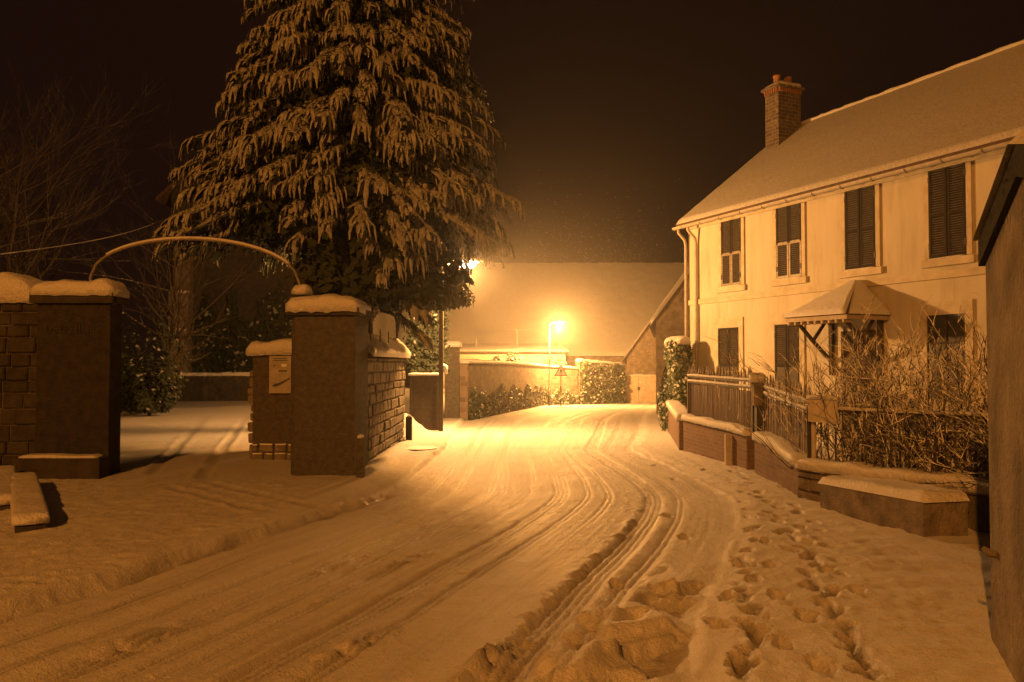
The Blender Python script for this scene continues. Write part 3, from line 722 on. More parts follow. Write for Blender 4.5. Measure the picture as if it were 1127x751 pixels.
GC = [(3.60, 10.06), (4.54, 8.0), (5.2, 6.6)]
W1, P1, Z1 = wall_run('garden_wall', 'low brick garden wall with snow cap left of the railing gate', [(x+0.12, y) for x, y in GA], [0.60, 0.55, 0.52], 0.24, 'brick_dark', 0.10, seed=1)
W2, P2, Z2 = wall_run('garden_wall', 'low curved brick wall under the railing gate with thick snow', [(x+0.12, y) for x, y in GB], [0.50, 0.46, 0.36], 0.24, 'brick_dark', 0.11, seed=2)
W3, P3, Z3 = wall_run('garden_wall', 'low rough stone wall with snow cap below the bare shrub', [(x+0.10, y+0.05) for x, y in GC], [0.34, 0.34, 0.34], 0.22, 'mortar', 0.12, seed=3)
def stones_on(parent, A, B, z0f, z1f, nrm, mat='stone', h0=0.14, h1=0.22, l0=0.2, l1=0.42, depth=0.06, seed=0, keep=1.0, name='stone'):
    """rubble stones set proud on a wall face between ground points A and B; each stone an object of its own"""
    r = random.Random(seed); A = Vector(A); B = Vector(B); d = B-A; L = d.length; d.normalize(); nrm = Vector(nrm).normalized()
    z = 0.0; H = z1f-z0f; cnt = 0; v = 0
    while z < H-0.05:
        h = min(r.uniform(h0, h1), H-z)
        if H-z-h < 0.06: h = H-z
        x = -r.uniform(0, 0.2)
        while x < L:
            l = r.uniform(l0, l1); a = max(x, 0); b = min(x+l, L)
            if b-a > 0.06 and r.random() < keep:
                g = 0.011; p = r.uniform(0.5, 1.0)*depth; q = MB(); cc = []
                for (u, w) in ((a+g, z+g), (b-g, z+g), (b-g, z+h-g), (a+g, z+h-g)):
                    cc.append((u+r.uniform(-0.008, 0.008), w+r.uniform(-0.008, 0.008)))
                back = [A+d*u+Vector((0, 0, z0f+w))-nrm*0.02 for u, w in cc]
                ch = 0.018; uc = sum(c[0] for c in cc)/4; wc = sum(c[1] for c in cc)/4
                midr = [A+d*u+Vector((0, 0, z0f+w))+nrm*p*0.6 for u, w in cc]
                front = [A+d*(u+(uc-u)*min(0.45, ch/max(abs(uc-u), 1e-3)))+Vector((0, 0, z0f+w+(wc-w)*min(0.45, ch/max(abs(wc-w), 1e-3))))+nrm*(p+r.uniform(-0.006, 0.006)) for u, w in cc]
                for i in range(4):
                    j = (i+1) % 4; q.poly([back[i], back[j], midr[j], midr[i]]); q.poly([midr[i], midr[j], front[j], front[i]])
                q.poly(front)
                q.build(name, mat, parent); cnt += 1
            x += l
        z += h
    return cnt
n3 = (P3[1]-P3[0]); n3 = Vector((n3.y, -n3.x, 0)).normalized()
if n3.x > 0: n3 = -n3
stones_on(W3, Vector((P3[0].x, P3[0].y, 0))+n3*0.11, Vector((P3[1].x, P3[1].y, 0))+n3*0.11, P3[0].z-0.10, P3[0].z+0.34, n3, 'stone', 0.13, 0.24, 0.18, 0.36, 0.05, 5)
# pale post standing against wall 1
px, py = 3.66, 13.55; zz = surf(px, py)
t = tag(MB().box((px-0.01, py-0.02, zz+0.20), (0.09, 0.06, 0.62), 0.1).build('marker_post', 'plank_pale', None, bevel=0.01), 'pale concrete marker post against the low brick wall', 'post')

def railing(name, label, A, B, zA, zB, h, step, backing=True, spikes=True, group=None, rails=(0.06, 0.80), barmat='iron_pale', cat='railing', endposts=(0, 1)):
    A = Vector(A); B = Vector(B); d = B-A; L = d.length; e = d/L; n_ = Vector((e.y, -e.x, 0))
    t = thing(name, label, cat, (A.x, A.y, zA), group)
    at = lambda u, z: A+e*u+Vector((0, 0, zA+(zB-zA)*u/L+z))
    N = int(L/step); proto = None
    for i in range(N+1):
        u = (i+0.5)*L/(N+1); p = at(u, 0)
        if proto is None:
            q = MB(); q.tube([(0, 0, 0), (0, 0, h)], 0.008, 5)
            if spikes: q.tube([(0, 0, h-0.02), (0, 0, h+0.03), (0, 0, h+0.06), (0, 0, h+0.17)], [0.011, 0.026, 0.020, 0.003], 5)
            o = q.build('bar', barmat, t); proto = o.data
        else:
            o = bpy.data.objects.new('bar', proto); COL.objects.link(o); o.parent = t
        o.matrix_parent_inverse = Matrix.Identity(4); o.location = p-t.location
        if spikes: o.scale = (1, 1, random.uniform(0.97, 1.03)); o.rotation_euler = (random.uniform(-0.02, 0.02), random.uniform(-0.02, 0.02), 0)
    for f in rails:
        q = MB(); a, b = at(0, h*f), at(L, h*f); w = n_*0.022
        q.hexa([a+w, b+w, b-w, a-w, up(a+w, 0.035), up(b+w, 0.035), up(b-w, 0.035), up(a-w, 0.035)]); rl = q.build('rail', 'iron', t)
        if f > 0.5: snow_cap([up(a, 0.035), up(b, 0.035)], 0.05, 0.035, 'snow_cap', rl, over=0.012, seed=L+f, droop=0.01)
    for k in endposts:
        p = at(k*L, 0); q = MB(); q.box((p.x, p.y, p.z+(h+0.05)/2-0.02), (0.06, 0.06, h+0.05), math.atan2(e.y, e.x)); q.build('post', 'iron', t)
    if backing:
        npn = max(1, round(L/0.62))
        for k in range(npn):
            a, b = at(L*k/npn+0.012, 0.05)-n_*0.035, at(L*(k+1)/npn-0.012, 0.05)-n_*0.035; w = n_*0.004; hh = h*0.78-0.07
            q = MB(); q.hexa([a+w, b+w, b-w, a-w, up(a+w, hh), up(b+w, hh), up(b-w, hh), up(a-w, hh)]); q.build('backing_sheet', 'sheet_metal', t)
    return t
def topz(P, Zl, i): return P[i].z+Zl[i]+0.05
railing('iron_railing', 'spiked iron railing backed with sheet metal, left of the gate post', (P1[0].x, P1[0].y, 0), (P1[2].x, P1[2].y, 0), topz(P1, Z1, 0), topz(P1, Z1, 2), 0.90, 0.088, rails=(0.06, 0.80, 0.92))
railing('railing_gate', 'spiked sheet-backed iron gate between gate post and sign board', (P2[0].x+0.05, P2[0].y, 0), (P2[2].x+0.05, P2[2].y+0.02, 0), topz(P2, Z2, 0)-0.02, topz(P2, Z2, 2)-0.02, 0.84, 0.088, rails=(0.06, 0.80, 0.92), cat='gate')
railing('iron_railing', 'plain dark iron railing in front of the bare shrub', (P3[0].x+0.05, P3[0].y-0.08, 0), (P3[2].x, P3[2].y, 0), topz(P3, Z3, 0), topz(P3, Z3, 2), 0.72, 0.115, backing=False, spikes=False, rails=(0.08, 0.97), barmat='iron')
# gate post with a snow lump
gp = Vector((P2[0].x+0.02, P2[0].y+0.2, 0)); gz = surf(gp.x, gp.y)
t = thing('gate_post', 'dark iron gate post topped with a lump of snow', 'post', (gp.x, gp.y, gz))
MB().box((gp.x, gp.y, gz+0.72), (0.12, 0.12, 1.5)).build('shaft', 'iron', t, bevel=0.01)
MB().box((gp.x-0.01, gp.y, gz+1.24), (0.19, 0.15, 0.40)).build('collar', 'stone', t, bevel=0.02)
snow_cap([(gp.x-0.03, gp.y-0.05, gz+1.44), (gp.x-0.03, gp.y+0.05, gz+1.44)], 0.17, 0.13, 'snow_cap', t, seed=4)
# sign board hung on the railing
d = 9.78; xa, xb = ray(898.5, d), ray(930.5, d); za, zb = hgt(465, d), hgt(438.5, d)
dirw = (P3[1]-P3[0]); dirw.z = 0; dirw.normalize(); c0 = Vector((P3[0].x+0.02, P3[0].y-0.10, 0))
sb = thing('sign_board', 'blank rectangular board hung on the dark railing beside the gate', 'sign', (c0.x+0.2, c0.y-0.3, za))
n_ = n3*0.05; a = c0+dirw*0.05+n_; b = c0+dirw*0.50+n_; w = n3*0.012
MB().hexa([up(p, za) for p in (a+w, b+w, b-w, a-w)] + [up(p, zb) for p in (a+w, b+w, b-w, a-w)]).build('board', 'board_pale', sb)
snow_cap([up(a, zb), up(b, zb)], 0.04, 0.045, 'snow_cap', sb, over=0.01, seed=9, droop=0.02)
MB().tube([up(a-n_*1.6, za-0.5), up(a-n_*1.6, zb+0.02)], 0.03, 8).build('post', 'plank_pale', sb)
# stone block on the pavement
bq = [(3.56, 9.25), (3.88, 7.56), (4.36, 7.66), (4.06, 9.36)]
zb_ = [surf(*p) for p in bq]
blk = thing('stone_block', 'long stone block covered in snow before the low stone wall', 'stone block', (3.95, 8.4, zb_[1]))
MB().prism(bq, [z-0.15 for z in zb_], [EYE-1.40, EYE-1.32, EYE-1.32, EYE-1.40]).build('block', 'stone', blk, bevel=0.03)
slab('snow_cap', [(3.55, 9.30, EYE-1.40), (3.88, 7.53, EYE-1.32), (4.37, 7.64, EYE-1.32), (4.05, 9.38, EYE-1.40)], 0.09, 'snow', blk, 40, 14, seed=7, amp=0.5)
for k in range(10):
    u = 0.06+k*0.095; p = Vector((*bq[0], 0)).lerp(Vector((*bq[1], 0)), u); q = Vector((*bq[0], 0)).lerp(Vector((*bq[1], 0)), u+0.075)
# ------------------------------------------------------------------ low wall further along, hedge and outbuildings (right, far)
W4, P4, Z4 = wall_run('roadside_wall', 'low roadside wall running back from the house corner towards the outbuilding', [(3.50, 16.12), (4.30, 21.3), (6.0, 32.0), (6.6, 35)], [0.58, 0.68, 0.78, 0.8], 0.25, 'brick_dark', 0.12, seed=11)
# ------------------------------------------------------------------ foliage helpers
def leaves(C, N, size, aspect=1.6, jitter=1.0):
    """diamond leaf faces at centres C with normals N"""
    n = len(C); N = N+rng.normal(size=(n, 3))*0.45*jitter; N /= np.linalg.norm(N, axis=1)[:, None]
    T = rng.normal(size=(n, 3)); T -= N*(T*N).sum(1)[:, None]; T /= np.linalg.norm(T, axis=1)[:, None]; B = np.cross(N, T)
    s = size*rng.uniform(0.6, 1.3, (n, 1))
    V = np.stack([C-T*s*aspect*0.5, C+B*s*0.5+N*s*0.08, C+T*s*aspect*0.5, C-B*s*0.5+N*s*0.08], 1).reshape(-1, 3)
    F = np.arange(4*n).reshape(n, 4); return V, F
def leafy_thing(name, label, cat, C, N, size, snow_p, base, group=None, mats=('ivy_leaf', 'ivy_snow'), part='foliage', top_bias=0.6):
    V, F = leaves(C, N, size); up_ = np.clip(N[:, 2], -0.3, 1)
    mi = (rng.random(len(F)) < np.clip(snow_p + top_bias*up_, 0, 1)).astype(int)
    if isinstance(name, str):
        t = thing(name, label, cat, base, group)
    else: t = name
    raw(part, V, F, list(mats), t, mi); return t
# hedge column by the house corner
n = 5200; z = rng.random(n); th = rng.uniform(0, 2*math.pi, n); cx, cy = 4.55, 21.9
zb0 = surf(cx, cy); Hh = 2.25+EYE-zb0-1.6; rad = 0.50*np.sqrt(np.clip(1-np.clip((z-0.78)/0.24, 0, 1)**2, 0.02, 1))*(0.8+0.28*np.sin(z*7+th*2))
rr = rad*(1-0.35*rng.random(n)**2)
C = np.stack([cx+rr*np.cos(th), cy+rr*1.1*np.sin(th), zb0+z*Hh], -1); N = np.stack([np.cos(th), np.sin(th), 0.2+1.4*np.clip(z-0.8, 0, 1)*4], -1)
hg = leafy_thing('ivy_column', 'rounded ivy column with snowy top at the corner of the house', 'hedge', C, N, 0.075, 0.12, (cx, cy, zb0), top_bias=0.3)
MB().tube([(cx, cy, zb0-0.2), (cx, cy, zb0+Hh*0.85)], [0.06, 0.03], 7).build('stem', 'bark', hg)
V = []; 
snow_cap([(cx-0.16, cy-0.12, zb0+Hh-0.08), (cx+0.16, cy+0.12, zb0+Hh-0.08)], 0.55, 0.20, 'snow_cap', hg, seed=12, droop=0.1)
def gable_house(name, label, foot, eave, apex, k, mats, cat='building', over=0.25, capt=0.12):
    """foot = 4 ground corners counter-clockwise starting front-left; ridge runs from the front edge to the back edge at fraction k"""
    fl, fr, br, bl = (Vector((*p, 0)) for p in foot); gz = min(surf(*p) for p in foot)-0.4
    t = thing(name, label, cat, ((fl.x+fr.x)/2, (fl.y+bl.y)/2, gz))
    m_ = MB(); m_.prism([(p.x, p.y) for p in (fl, fr, br, bl)], gz, eave)
    rf_ = fl.lerp(fr, k); rb = bl.lerp(br, k); A_ = up(rf_, apex); B_ = up(rb, apex)
    m_.poly([up(fl, eave), up(fr, eave), A_]); m_.poly([up(br, eave), up(bl, eave), B_])
    m_.build('wall', mats[0], t)
    q = MB(); fwd = (rf_-rb).normalized()*over
    for (e0, e1) in ((fl, bl), (fr, br)):
        out = (e0-rf_).normalized()*over; sl = (apex-eave)/max((e0-rf_).length, 0.1)
        a, b = up(e0+out+fwd, eave-sl*over), up(e1+out-fwd, eave-sl*over); c, d = B_-fwd, A_+fwd
        a, b, c, d = (up(p, 0.06) for p in (a, b, c, d)); q.poly([a, b, c, d] if e0 is fl else [b, a, d, c]); q.poly([up(p, -0.10) for p in ((d, c, b, a) if e0 is fl else (c, d, a, b))])
        for i, (u_, w_) in enumerate(((a, b), (b, c), (c, d), (d, a))): q.poly([up(u_, -0.10), up(w_, -0.10), w_, u_])
    r_ = q.build('roof', mats[1], t)
    for (e0, e1) in ((fl, bl), (fr, br)):
        out = (e0-rf_).normalized()*over; sl = (apex-eave)/max((e0-rf_).length, 0.1)
        a, b = up(e0+out+fwd, eave-sl*over+0.06), up(e1+out-fwd, eave-sl*over+0.06); slab('snow_cap', [a, b, up(B_-fwd, 0.06), up(A_+fwd, 0.06)], capt, 'snow_soft', r_, 36, 18, seed=apex)
    return t
gable_house('outbuilding', 'dark stone outbuilding with steep snowy verge behind the house corner', [(6.15, 34.0), (11.2, 33.0), (14.0, 47.0), (8.75, 47.5)], EYE+1.86, EYE+6.2, 0.62, ('old_wall', 'tile_roof'))
gable_house('stone_barn', 'tall dark gable of a stone barn behind the pale double gate', [(8.35, 58.0), (20.0, 58.0), (23.0, 76.0), (10.9, 76.0)], EYE+0.55, EYE+8.6, 0.5, ('old_wall', 'tile_roof'), 'barn', 0.3)
# the long barn with the wide snow-covered roof
t = thing('long_barn', 'long barn with one wide snow-covered roof filling the street end', 'barn', (4, 66, -1.4))
bx0, bx1, by0, by1, byb = -9.0, 19.5, 61.0, 70.0, 79.0; ez, rz_ = EYE+0.55, EYE+8.75
m_ = MB(); m_.prism([(bx0, by0+0.5), (bx1, by0+0.5), (bx1, byb-0.5), (bx0, byb-0.5)], -1.8, ez+0.1)
for x in (bx0, bx1): m_.poly([(x, by0+0.5, ez+0.1), (x, byb-0.5, ez+0.1), (x, by1, rz_-0.1)][:: (1 if x == bx1 else -1)])
m_.build('wall', 'old_wall', t)
q = MB(); q.poly([(bx0, by0, ez), (bx1, by0, ez), (bx1, by1, rz_), (bx0, by1, rz_)]); q.poly([(bx1, byb, ez), (bx0, byb, ez), (bx0, by1, rz_), (bx1, by1, rz_)]); rb_ = q.build('roof', 'tile_roof', t)
slab('snow_cap', [(bx0, by0, ez), (bx1, by0, ez), (bx1, by1+0.05, rz_), (bx0, by1+0.05, rz_)], 0.14, 'snow_thin', rb_, 90, 40, seed=13, amp=0.6)
slab('snow_cap', [(bx1, byb, ez), (bx0, byb, ez), (bx0, by1, rz_), (bx1, by1, rz_)], 0.14, 'snow_thin', rb_, 20, 8, seed=14)
# low lean-to behind the far wall, with aerials
t = thing('shed', 'low shed with snowy mono-pitch roof behind the ivy wall', 'shed', (-0.3, 54, -1.1))
sx0, sx1 = ray(470, 53.0), ray(626, 53.0)
MB().prism([(sx0, 53.3), (sx1-0.2, 53.3), (sx1-0.2, 57), (sx0, 57)], -1.5, EYE+0.72).build('wall', 'trim', t)
q = MB(); q.hexa([(sx0-0.2, 52.9, EYE+0.72), (sx1, 52.9, EYE+0.72), (sx1, 57.3, EYE+1.25), (sx0-0.2, 57.3, EYE+1.25), (sx0-0.2, 52.9, EYE+0.78), (sx1, 52.9, EYE+0.78), (sx1, 57.3, EYE+1.31), (sx0-0.2, 57.3, EYE+1.31)]); r_ = q.build('roof', 'tile_roof', t)
slab('snow_cap', [(sx0-0.2, 52.88, EYE+0.78), (sx1+0.02, 52.88, EYE+0.78), (sx1+0.02, 57.3, EYE+1.31), (sx0-0.2, 57.3, EYE+1.31)], 0.10, 'snow_soft', r_, 60, 16, seed=15)
for (px_, w_, lab) in ((569, 20, 'tall thin television aerial left of the street lamp above the shed'), (524, 8, 'short television aerial at the left end of the shed roof')):
    x = ray(px_, 55); z0 = EYE+1.0; z1 = hgt(363 if w_ > 10 else 372, 55)
    a = thing('television_aerial', lab, 'aerial', (x, 55, z0)); MB().tube([(x, 55, z0), (x, 55, z1)], 0.022, 6).build('mast', 'galvanised', a)
    MB().tube([(x-0.25, 55, z1), (x+w_/16.0, 55, z1)], 0.016, 6).build('boom', 'galvanised', a)
    for i in range(int(w_/3)):
        xx = x-0.2+i*0.22; MB().tube([(xx, 54.8, z1), (xx, 55.2, z1)], 0.009, 4).build('element', 'galvanised', a)

# ------------------------------------------------------------------ far boundary wall, pier, ivy, double gate, warning sign
fw = [(-1.75, 28.9), (-0.15, 38.7), (2.0, 50.0), (4.15, 51.6)]
W5, P5, Z5 = wall_run('brick_wall', 'long brick boundary wall with ivy at its foot beside the street lamp', fw, [2.02, 2.15, 2.28, 2.28], 0.3, 'brick_far', 0.13, seed=16)
W6, P6, Z6 = wall_run('ivy_wall', 'end of the boundary wall hung all over with snowy ivy', [(4.25, 51.7), (7.45, 54.5)], [2.75, 2.55], 0.35, 'brick_far', 0.20, seed=17)
def wall_ivy(P, n, hmax, hmin_fade, label, snow_p, thick=0.22, size=0.13, ztop=None, name='ivy_plant'):
    seg = [(a, b) for a, b in zip(P, P[1:])]; Ls = np.array([(b-a).length for a, b in seg]); pick = rng.choice(len(seg), n, p=Ls/Ls.sum()); u = rng.random(n)
    A = np.array([tuple(a) for a, b in seg])[pick]; B = np.array([tuple(b) for a, b in seg])[pick]; base = A+(B-A)*u[:, None]
    d = (B-A); d[:, 2] = 0; d /= np.linalg.norm(d, axis=1)[:, None]; nr = np.stack([d[:, 1], -d[:, 0], np.zeros(n)], -1)
    tt = base[:, 0]*0.9+base[:, 1]*0.7; hloc = hmin_fade+(hmax-hmin_fade)*np.clip(0.5+0.9*fbm(tt*0.8, tt*0+4, 3), 0, 1)
    h = hloc*rng.random(n)**0.9
    off = 0.17+thick*rng.random(n)*np.clip(0.4+0.9*np.abs(fbm(tt*2.1, h*2.0, 2)), 0, 1)
    C = base+nr*off[:, None]; C[:, 2] += h
    N = nr+np.array([0, 0, 0.35])
    t = leafy_thing(name, label, 'ivy', C, N, size, snow_p, tuple(P[0]), top_bias=0.25); return t
wall_ivy([P5[0], P5[1], P5[2]], 15000, 1.30, 0.35, 'snow-dusted ivy creeping up the lower brick wall', 0.10, size=0.075)
iv = wall_ivy([P5[2], P5[3]], 1500, 1.2, 0.3, 'small snowy ivy patch behind the warning sign', 0.22, size=0.11)
wall_ivy([P6[0], P6[1]], 11000, 2.85, 2.4, 'dense snow-covered ivy hanging over the wall end', 0.16, thick=0.5, size=0.11)
# snowy shrubs looking over the far wall
for (px_, d_, w_, h_, lab) in ((566, 50.5, 1.3, 1.15, 'snowy shrub behind the brick wall below the tall aerial'), (548, 49, 0.9, 0.8, 'small dark shrub behind the brick wall left of the snowy one'), (610, 52.4, 1.9, 0.75, 'wide snow-laden shrub behind the wall by the warning sign')):
    x = ray(px_, d_); n = 1500; a = rng.normal(size=(n, 3)); a /= np.linalg.norm(a, axis=1)[:, None]; rr = rng.random(n)**0.4
    zc = EYE-0.3
    C = np.array([x, d_, zc])+a*rr[:, None]*np.array([w_*0.5, 0.4, h_]); t = leafy_thing('shrub', lab, 'shrub', C, a+np.array([0, 0, 0.4]), 0.12, 0.35, (x, d_, surf(x, d_)))
    MB().tube([(x, d_, surf(x, d_)-0.1), (x, d_, zc+0.2)], [0.06, 0.02], 6).build('stem', 'bark', t)
# pier at the start of the wall
d_ = 28.4; x0, x1 = ray(489.5, d_), ray(505, d_); xm = (x0+x1)/2; z0 = surf(xm, d_)
t = thing('gate_pier', 'pale rendered pier with snow-capped top at the brick wall start', 'pier', (xm, d_, z0))
MB().box((xm, d_+0.22, z0+1.15), (x1-x0, 0.46, 2.7)).build('shaft', 'render_grey', t, bevel=0.01)
q = MB(); hz = z0+2.5; w = (x1-x0)/2+0.07
q.hexa([(xm-w, d_-0.08, hz), (xm+w, d_-0.08, hz), (xm+w, d_+0.52, hz), (xm-w, d_+0.52, hz), (xm-w*0.4, d_+0.1, hz+0.16), (xm+w*0.4, d_+0.1, hz+0.16), (xm+w*0.4, d_+0.34, hz+0.16), (xm-w*0.4, d_+0.34, hz+0.16)]); q.build('coping_stone', 'stone', t)
snow_cap([(xm, d_-0.02, hz+0.07), (xm, d_+0.46, hz+0.07)], w*2-0.06, 0.20, 'snow_cap', t, seed=19)
# pale double gate
gd = 54.6; gx0, gx1 = ray(683.5, gd), ray(722, gd); gz = surf((gx0+gx1)/2, gd)
t = thing('double_gate', 'pale solid double gate closing the yard at the road end', 'gate', ((gx0+gx1)/2, gd, gz))
for k in (0, 1):
    a = gx0+k*(gx1-gx0)/2+0.01; b = a+(gx1-gx0)/2-0.02
    lf = MB().box(((a+b)/2, gd, gz+0.98), (b-a, 0.05, 1.9)).build('leaf', 'wood_gate', t)
    nb = 7
    for i in range(nb):
        w = (b-a)/nb; MB().box((a+(i+0.5)*w, gd-0.032, gz+0.98), (w-0.012, 0.014, 1.88)).build('plank', 'wood_gate', lf)
    MB().box(((a+b)/2+(0.55 if k == 0 else -0.55), gd-0.055, gz+1.02), (0.06, 0.03, 0.22)).build('handle', 'iron', lf)
snow_cap([(gx0+0.03, gd, gz+1.93), (gx1-0.03, gd, gz+1.93)], 0.05, 0.04, 'snow_cap', t, seed=20, droop=0.02)
# triangular warning sign
sx, sy = ray(617.3, 46.5), 46.5; sz = surf(sx, sy)
t = thing('warning_sign', 'triangular pedestrian warning sign on a banded pole by the brick wall', 'sign', (sx, sy, sz))
pl_ = MB().tube([(sx, sy, sz-0.2), (sx, sy, sz+2.35)], 0.035, 8).build('pole', 'galvanised', t)
for za_, zb_2 in ((0.0, 0.45), (0.85, 1.2)): MB().tube([(sx, sy, sz+za_), (sx, sy, sz+zb_2)], 0.042, 8).build('band', 'paint_black', pl_)
def tri(s, y, zc, t_=0.012):
    h = s*0.866; q = MB(); a = [(sx-s/2, zc-h/3), (sx+s/2, zc-h/3), (sx, zc+2*h/3)]
    f = [(x, y, z) for x, z in a]; b_ = [(x, y+t_, z) for x, z in a]; q.poly(f); q.poly(b_[::-1])
    for i in range(3): j = (i+1) % 3; q.poly([f[i], b_[i], b_[j], f[j]])
    return q
zc = sz+2.02
plt = tri(0.80, sy-0.055, zc).build('plate', 'paint_red', t); tri(0.60, sy-0.060, zc, 0.004).build('face', 'paint_white', plt)
q = MB(); yy = sy-0.064
q.box((sx, yy, zc+0.17), (0.07, 0.004, 0.07)); q.box((sx, yy, zc+0.06), (0.09, 0.004, 0.13)); q.box((sx-0.05, yy, zc-0.08), (0.04, 0.004, 0.16)); q.box((sx+0.05, yy, zc-0.08), (0.04, 0.004, 0.16)); q.box((sx+0.09, yy, zc+0.06), (0.09, 0.004, 0.03))
q.build('walking_figure', 'paint_black', plt)
snow_cap([(sx-0.12, sy-0.05, zc+0.36), (sx+0.12, sy-0.05, zc+0.36)], 0.05, 0.08, 'snow_cap', t, seed=21, droop=0.02)

# ------------------------------------------------------------------ left gateway: pillars, arch, stone wall
# right-hand pillar
rp = thing('gate_pillar', 'broad rendered gate pillar with thick snow cap, right of the gateway', 'pillar', (-2.85, 12.5, surf(-2.85, 12.0)), 'gateway pillars')
gz = surf(-2.85, 12.0)
MB().prism([(-3.27, 12.0), (-2.36, 12.0), (-2.33, 12.9), (-3.36, 12.9), (-3.36, 12.14)], gz-0.3, EYE+0.72).build('shaft', 'render_grey', rp, bevel=0.02)
MB().prism([(-3.36, 11.93), (-2.30, 11.93), (-2.28, 12.96), (-3.43, 12.96), (-3.43, 12.06)], EYE+0.725, EYE+0.84).build('coping_stone', 'stone_dark', rp, bevel=0.015)
slabpts = [(-3.42, 11.94, EYE+0.84), (-2.29, 11.94, EYE+0.84), (-2.29, 12.95, EYE+0.84), (-3.42, 12.95, EYE+0.84)]
snow_cap([(-3.36, 12.44, EYE+0.84), (-2.34, 12.44, EYE+0.84)], 1.02, 0.22, 'snow_cap', rp, over=0.05, seed=22, droop=0.10, rough=2.0)
snow_cap([(-3.24, 12.05, EYE+1.06), (-3.16, 12.2, EYE+1.06)], 0.16, 0.18, 'snow_lump', rp, over=0.04, seed=23, droop=0.02)
# stone wall running back from it
swz = surf(-2.3, 15)
SWT = EYE+0.10
sw = thing('stone_wall', 'rubble stone wall with steep snowy coping running back from the pillar', 'wall', (-2.6, 15, swz))
MB().prism([(-2.83, 12.92), (-2.40, 12.92), (-2.40, 17.6), (-2.83, 17.6)], -0.6, SWT).build('core', 'mortar', sw)
stones_on(sw, (-2.40, 12.95, 0), (-2.40, 17.6, 0), -0.30, SWT, (1, 0, 0), 'stone', 0.13, 0.21, 0.22, 0.46, 0.055, 3)
stones_on(sw, (-2.80, 17.6, 0), (-2.40, 17.6, 0), -0.35, SWT, (0, 1, 0), 'stone', 0.13, 0.21, 0.15, 0.25, 0.05, 4)
q = MB(); yA, yB = 12.97, 17.72
q.poly([(-2.30, yA, SWT+0.004), (-2.30, yB, SWT+0.004), (-2.62, yB, SWT+0.34), (-2.62, yA, SWT+0.34)]); q.poly([(-2.94, yB, SWT+0.004), (-2.94, yA, SWT+0.004), (-2.62, yA, SWT+0.34), (-2.62, yB, SWT+0.34)])
q.poly([(-2.30, yA, SWT+0.004), (-2.62, yA, SWT+0.34), (-2.94, yA, SWT+0.004)]); q.poly([(-2.94, yB, SWT+0.004), (-2.62, yB, SWT+0.34), (-2.30, yB, SWT+0.004)]); q.poly([(-2.94, yA, SWT+0.004), (-2.94, yB, SWT+0.004), (-2.30, yB, SWT+0.004), (-2.30, yA, SWT+0.004)])
q.build('coping', 'tile_roof', sw)
slab('snow_cap', [(-2.27, yA, SWT+0.01), (-2.27, yB+0.05, SWT+0.01), (-2.62, yB+0.05, SWT+0.36), (-2.62, yA, SWT+0.36)], 0.10, 'snow', sw, 60, 14, seed=24, amp=0.6)
slab('snow_cap', [(-2.97, yB+0.05, SWT+0.01), (-2.97, yA, SWT+0.01), (-2.62, yA, SWT+0.36), (-2.62, yB+0.05, SWT+0.36)], 0.10, 'snow', sw, 60, 14, seed=25, amp=0.6)
for y in (13.6, 14.6, 15.6): MB().tube([(-2.42, y, SWT+0.12), (-2.42, y, SWT+0.52)], 0.012, 5).build('rod', 'iron', sw)
# return wall inside the gateway with letter box
ri = thing('return_wall', 'lower rubble return wall with snow cap inside the gateway, behind the right pillar', 'wall', (-4.0, 14.1, surf(-4, 14)))
RT = EYE+0.18
MB().prism([(-4.55, 14.0), (-3.0, 14.0), (-3.0, 14.5), (-4.55, 14.5)], -0.6, RT).build('core', 'render_grey', ri, bevel=0.02)
stones_on(ri, (-4.55, 14.5, 0), (-4.55, 14.0, 0), -0.28, RT-0.3, (-1, 0, 0), 'stone_snowy', 0.12, 0.2, 0.14, 0.28, 0.10, 6)
stones_on(ri, (-4.55, 14.0, 0), (-3.5, 14.0, 0), -0.28, 0.20, (0, -1, 0), 'stone_snowy', 0.12, 0.2, 0.14, 0.28, 0.05, 7)
snow_cap([(-4.58, 14.25, RT), (-3.0, 14.25, RT)], 0.5, 0.25, 'snow_cap', ri, over=0.09, seed=26, droop=0.07)
nb = thing('notice_board', 'pale notice board on the return wall beside the gate pillar', 'notice board', (-4.1, 13.95, 1.0))
xa, xb = ray(296.5, 13.95), ray(313, 13.95)+0.12; za, zb = hgt(433, 13.95), hgt(392, 13.95)
MB().box(((xa+xb)/2, 13.965, (za+zb)/2), (xb-xa, 0.05, zb-za)).build('board', 'notice', nb, bevel=0.006)
for i, (fx, fz, w, h) in enumerate(((0.5, 0.93, 0.6, 0.012), (0.5, 0.88, 0.7, 0.012), (0.25, 0.74, 0.05, 0.03), (0.62, 0.60, 0.40, 0.025))): MB().box((xa+(xb-xa)*fx, 13.938, za+(zb-za)*fz), ((xb-xa)*w, 0.003, h)).build('print_line', 'paint_black', nb)
MB().box((xa+(xb-xa)*0.68, 13.937, za+(zb-za)*0.75), (0.09, 0.003, 0.045)).build('sticker', 'paint_white', nb)
q = MB(); zz = za+(zb-za)*0.30
q.poly([(xa+0.04, 13.936, zz-0.07), (xa+0.10, 13.936, zz-0.03), (xa+0.18, 13.936, zz-0.01), (xb-0.02, 13.936, zz+0.08), (xb-0.02, 13.936, zz+0.05), (xa+0.2, 13.936, zz-0.05), (xa+0.12, 13.936, zz-0.08)]); q.build('emblem', 'paint_black', nb)
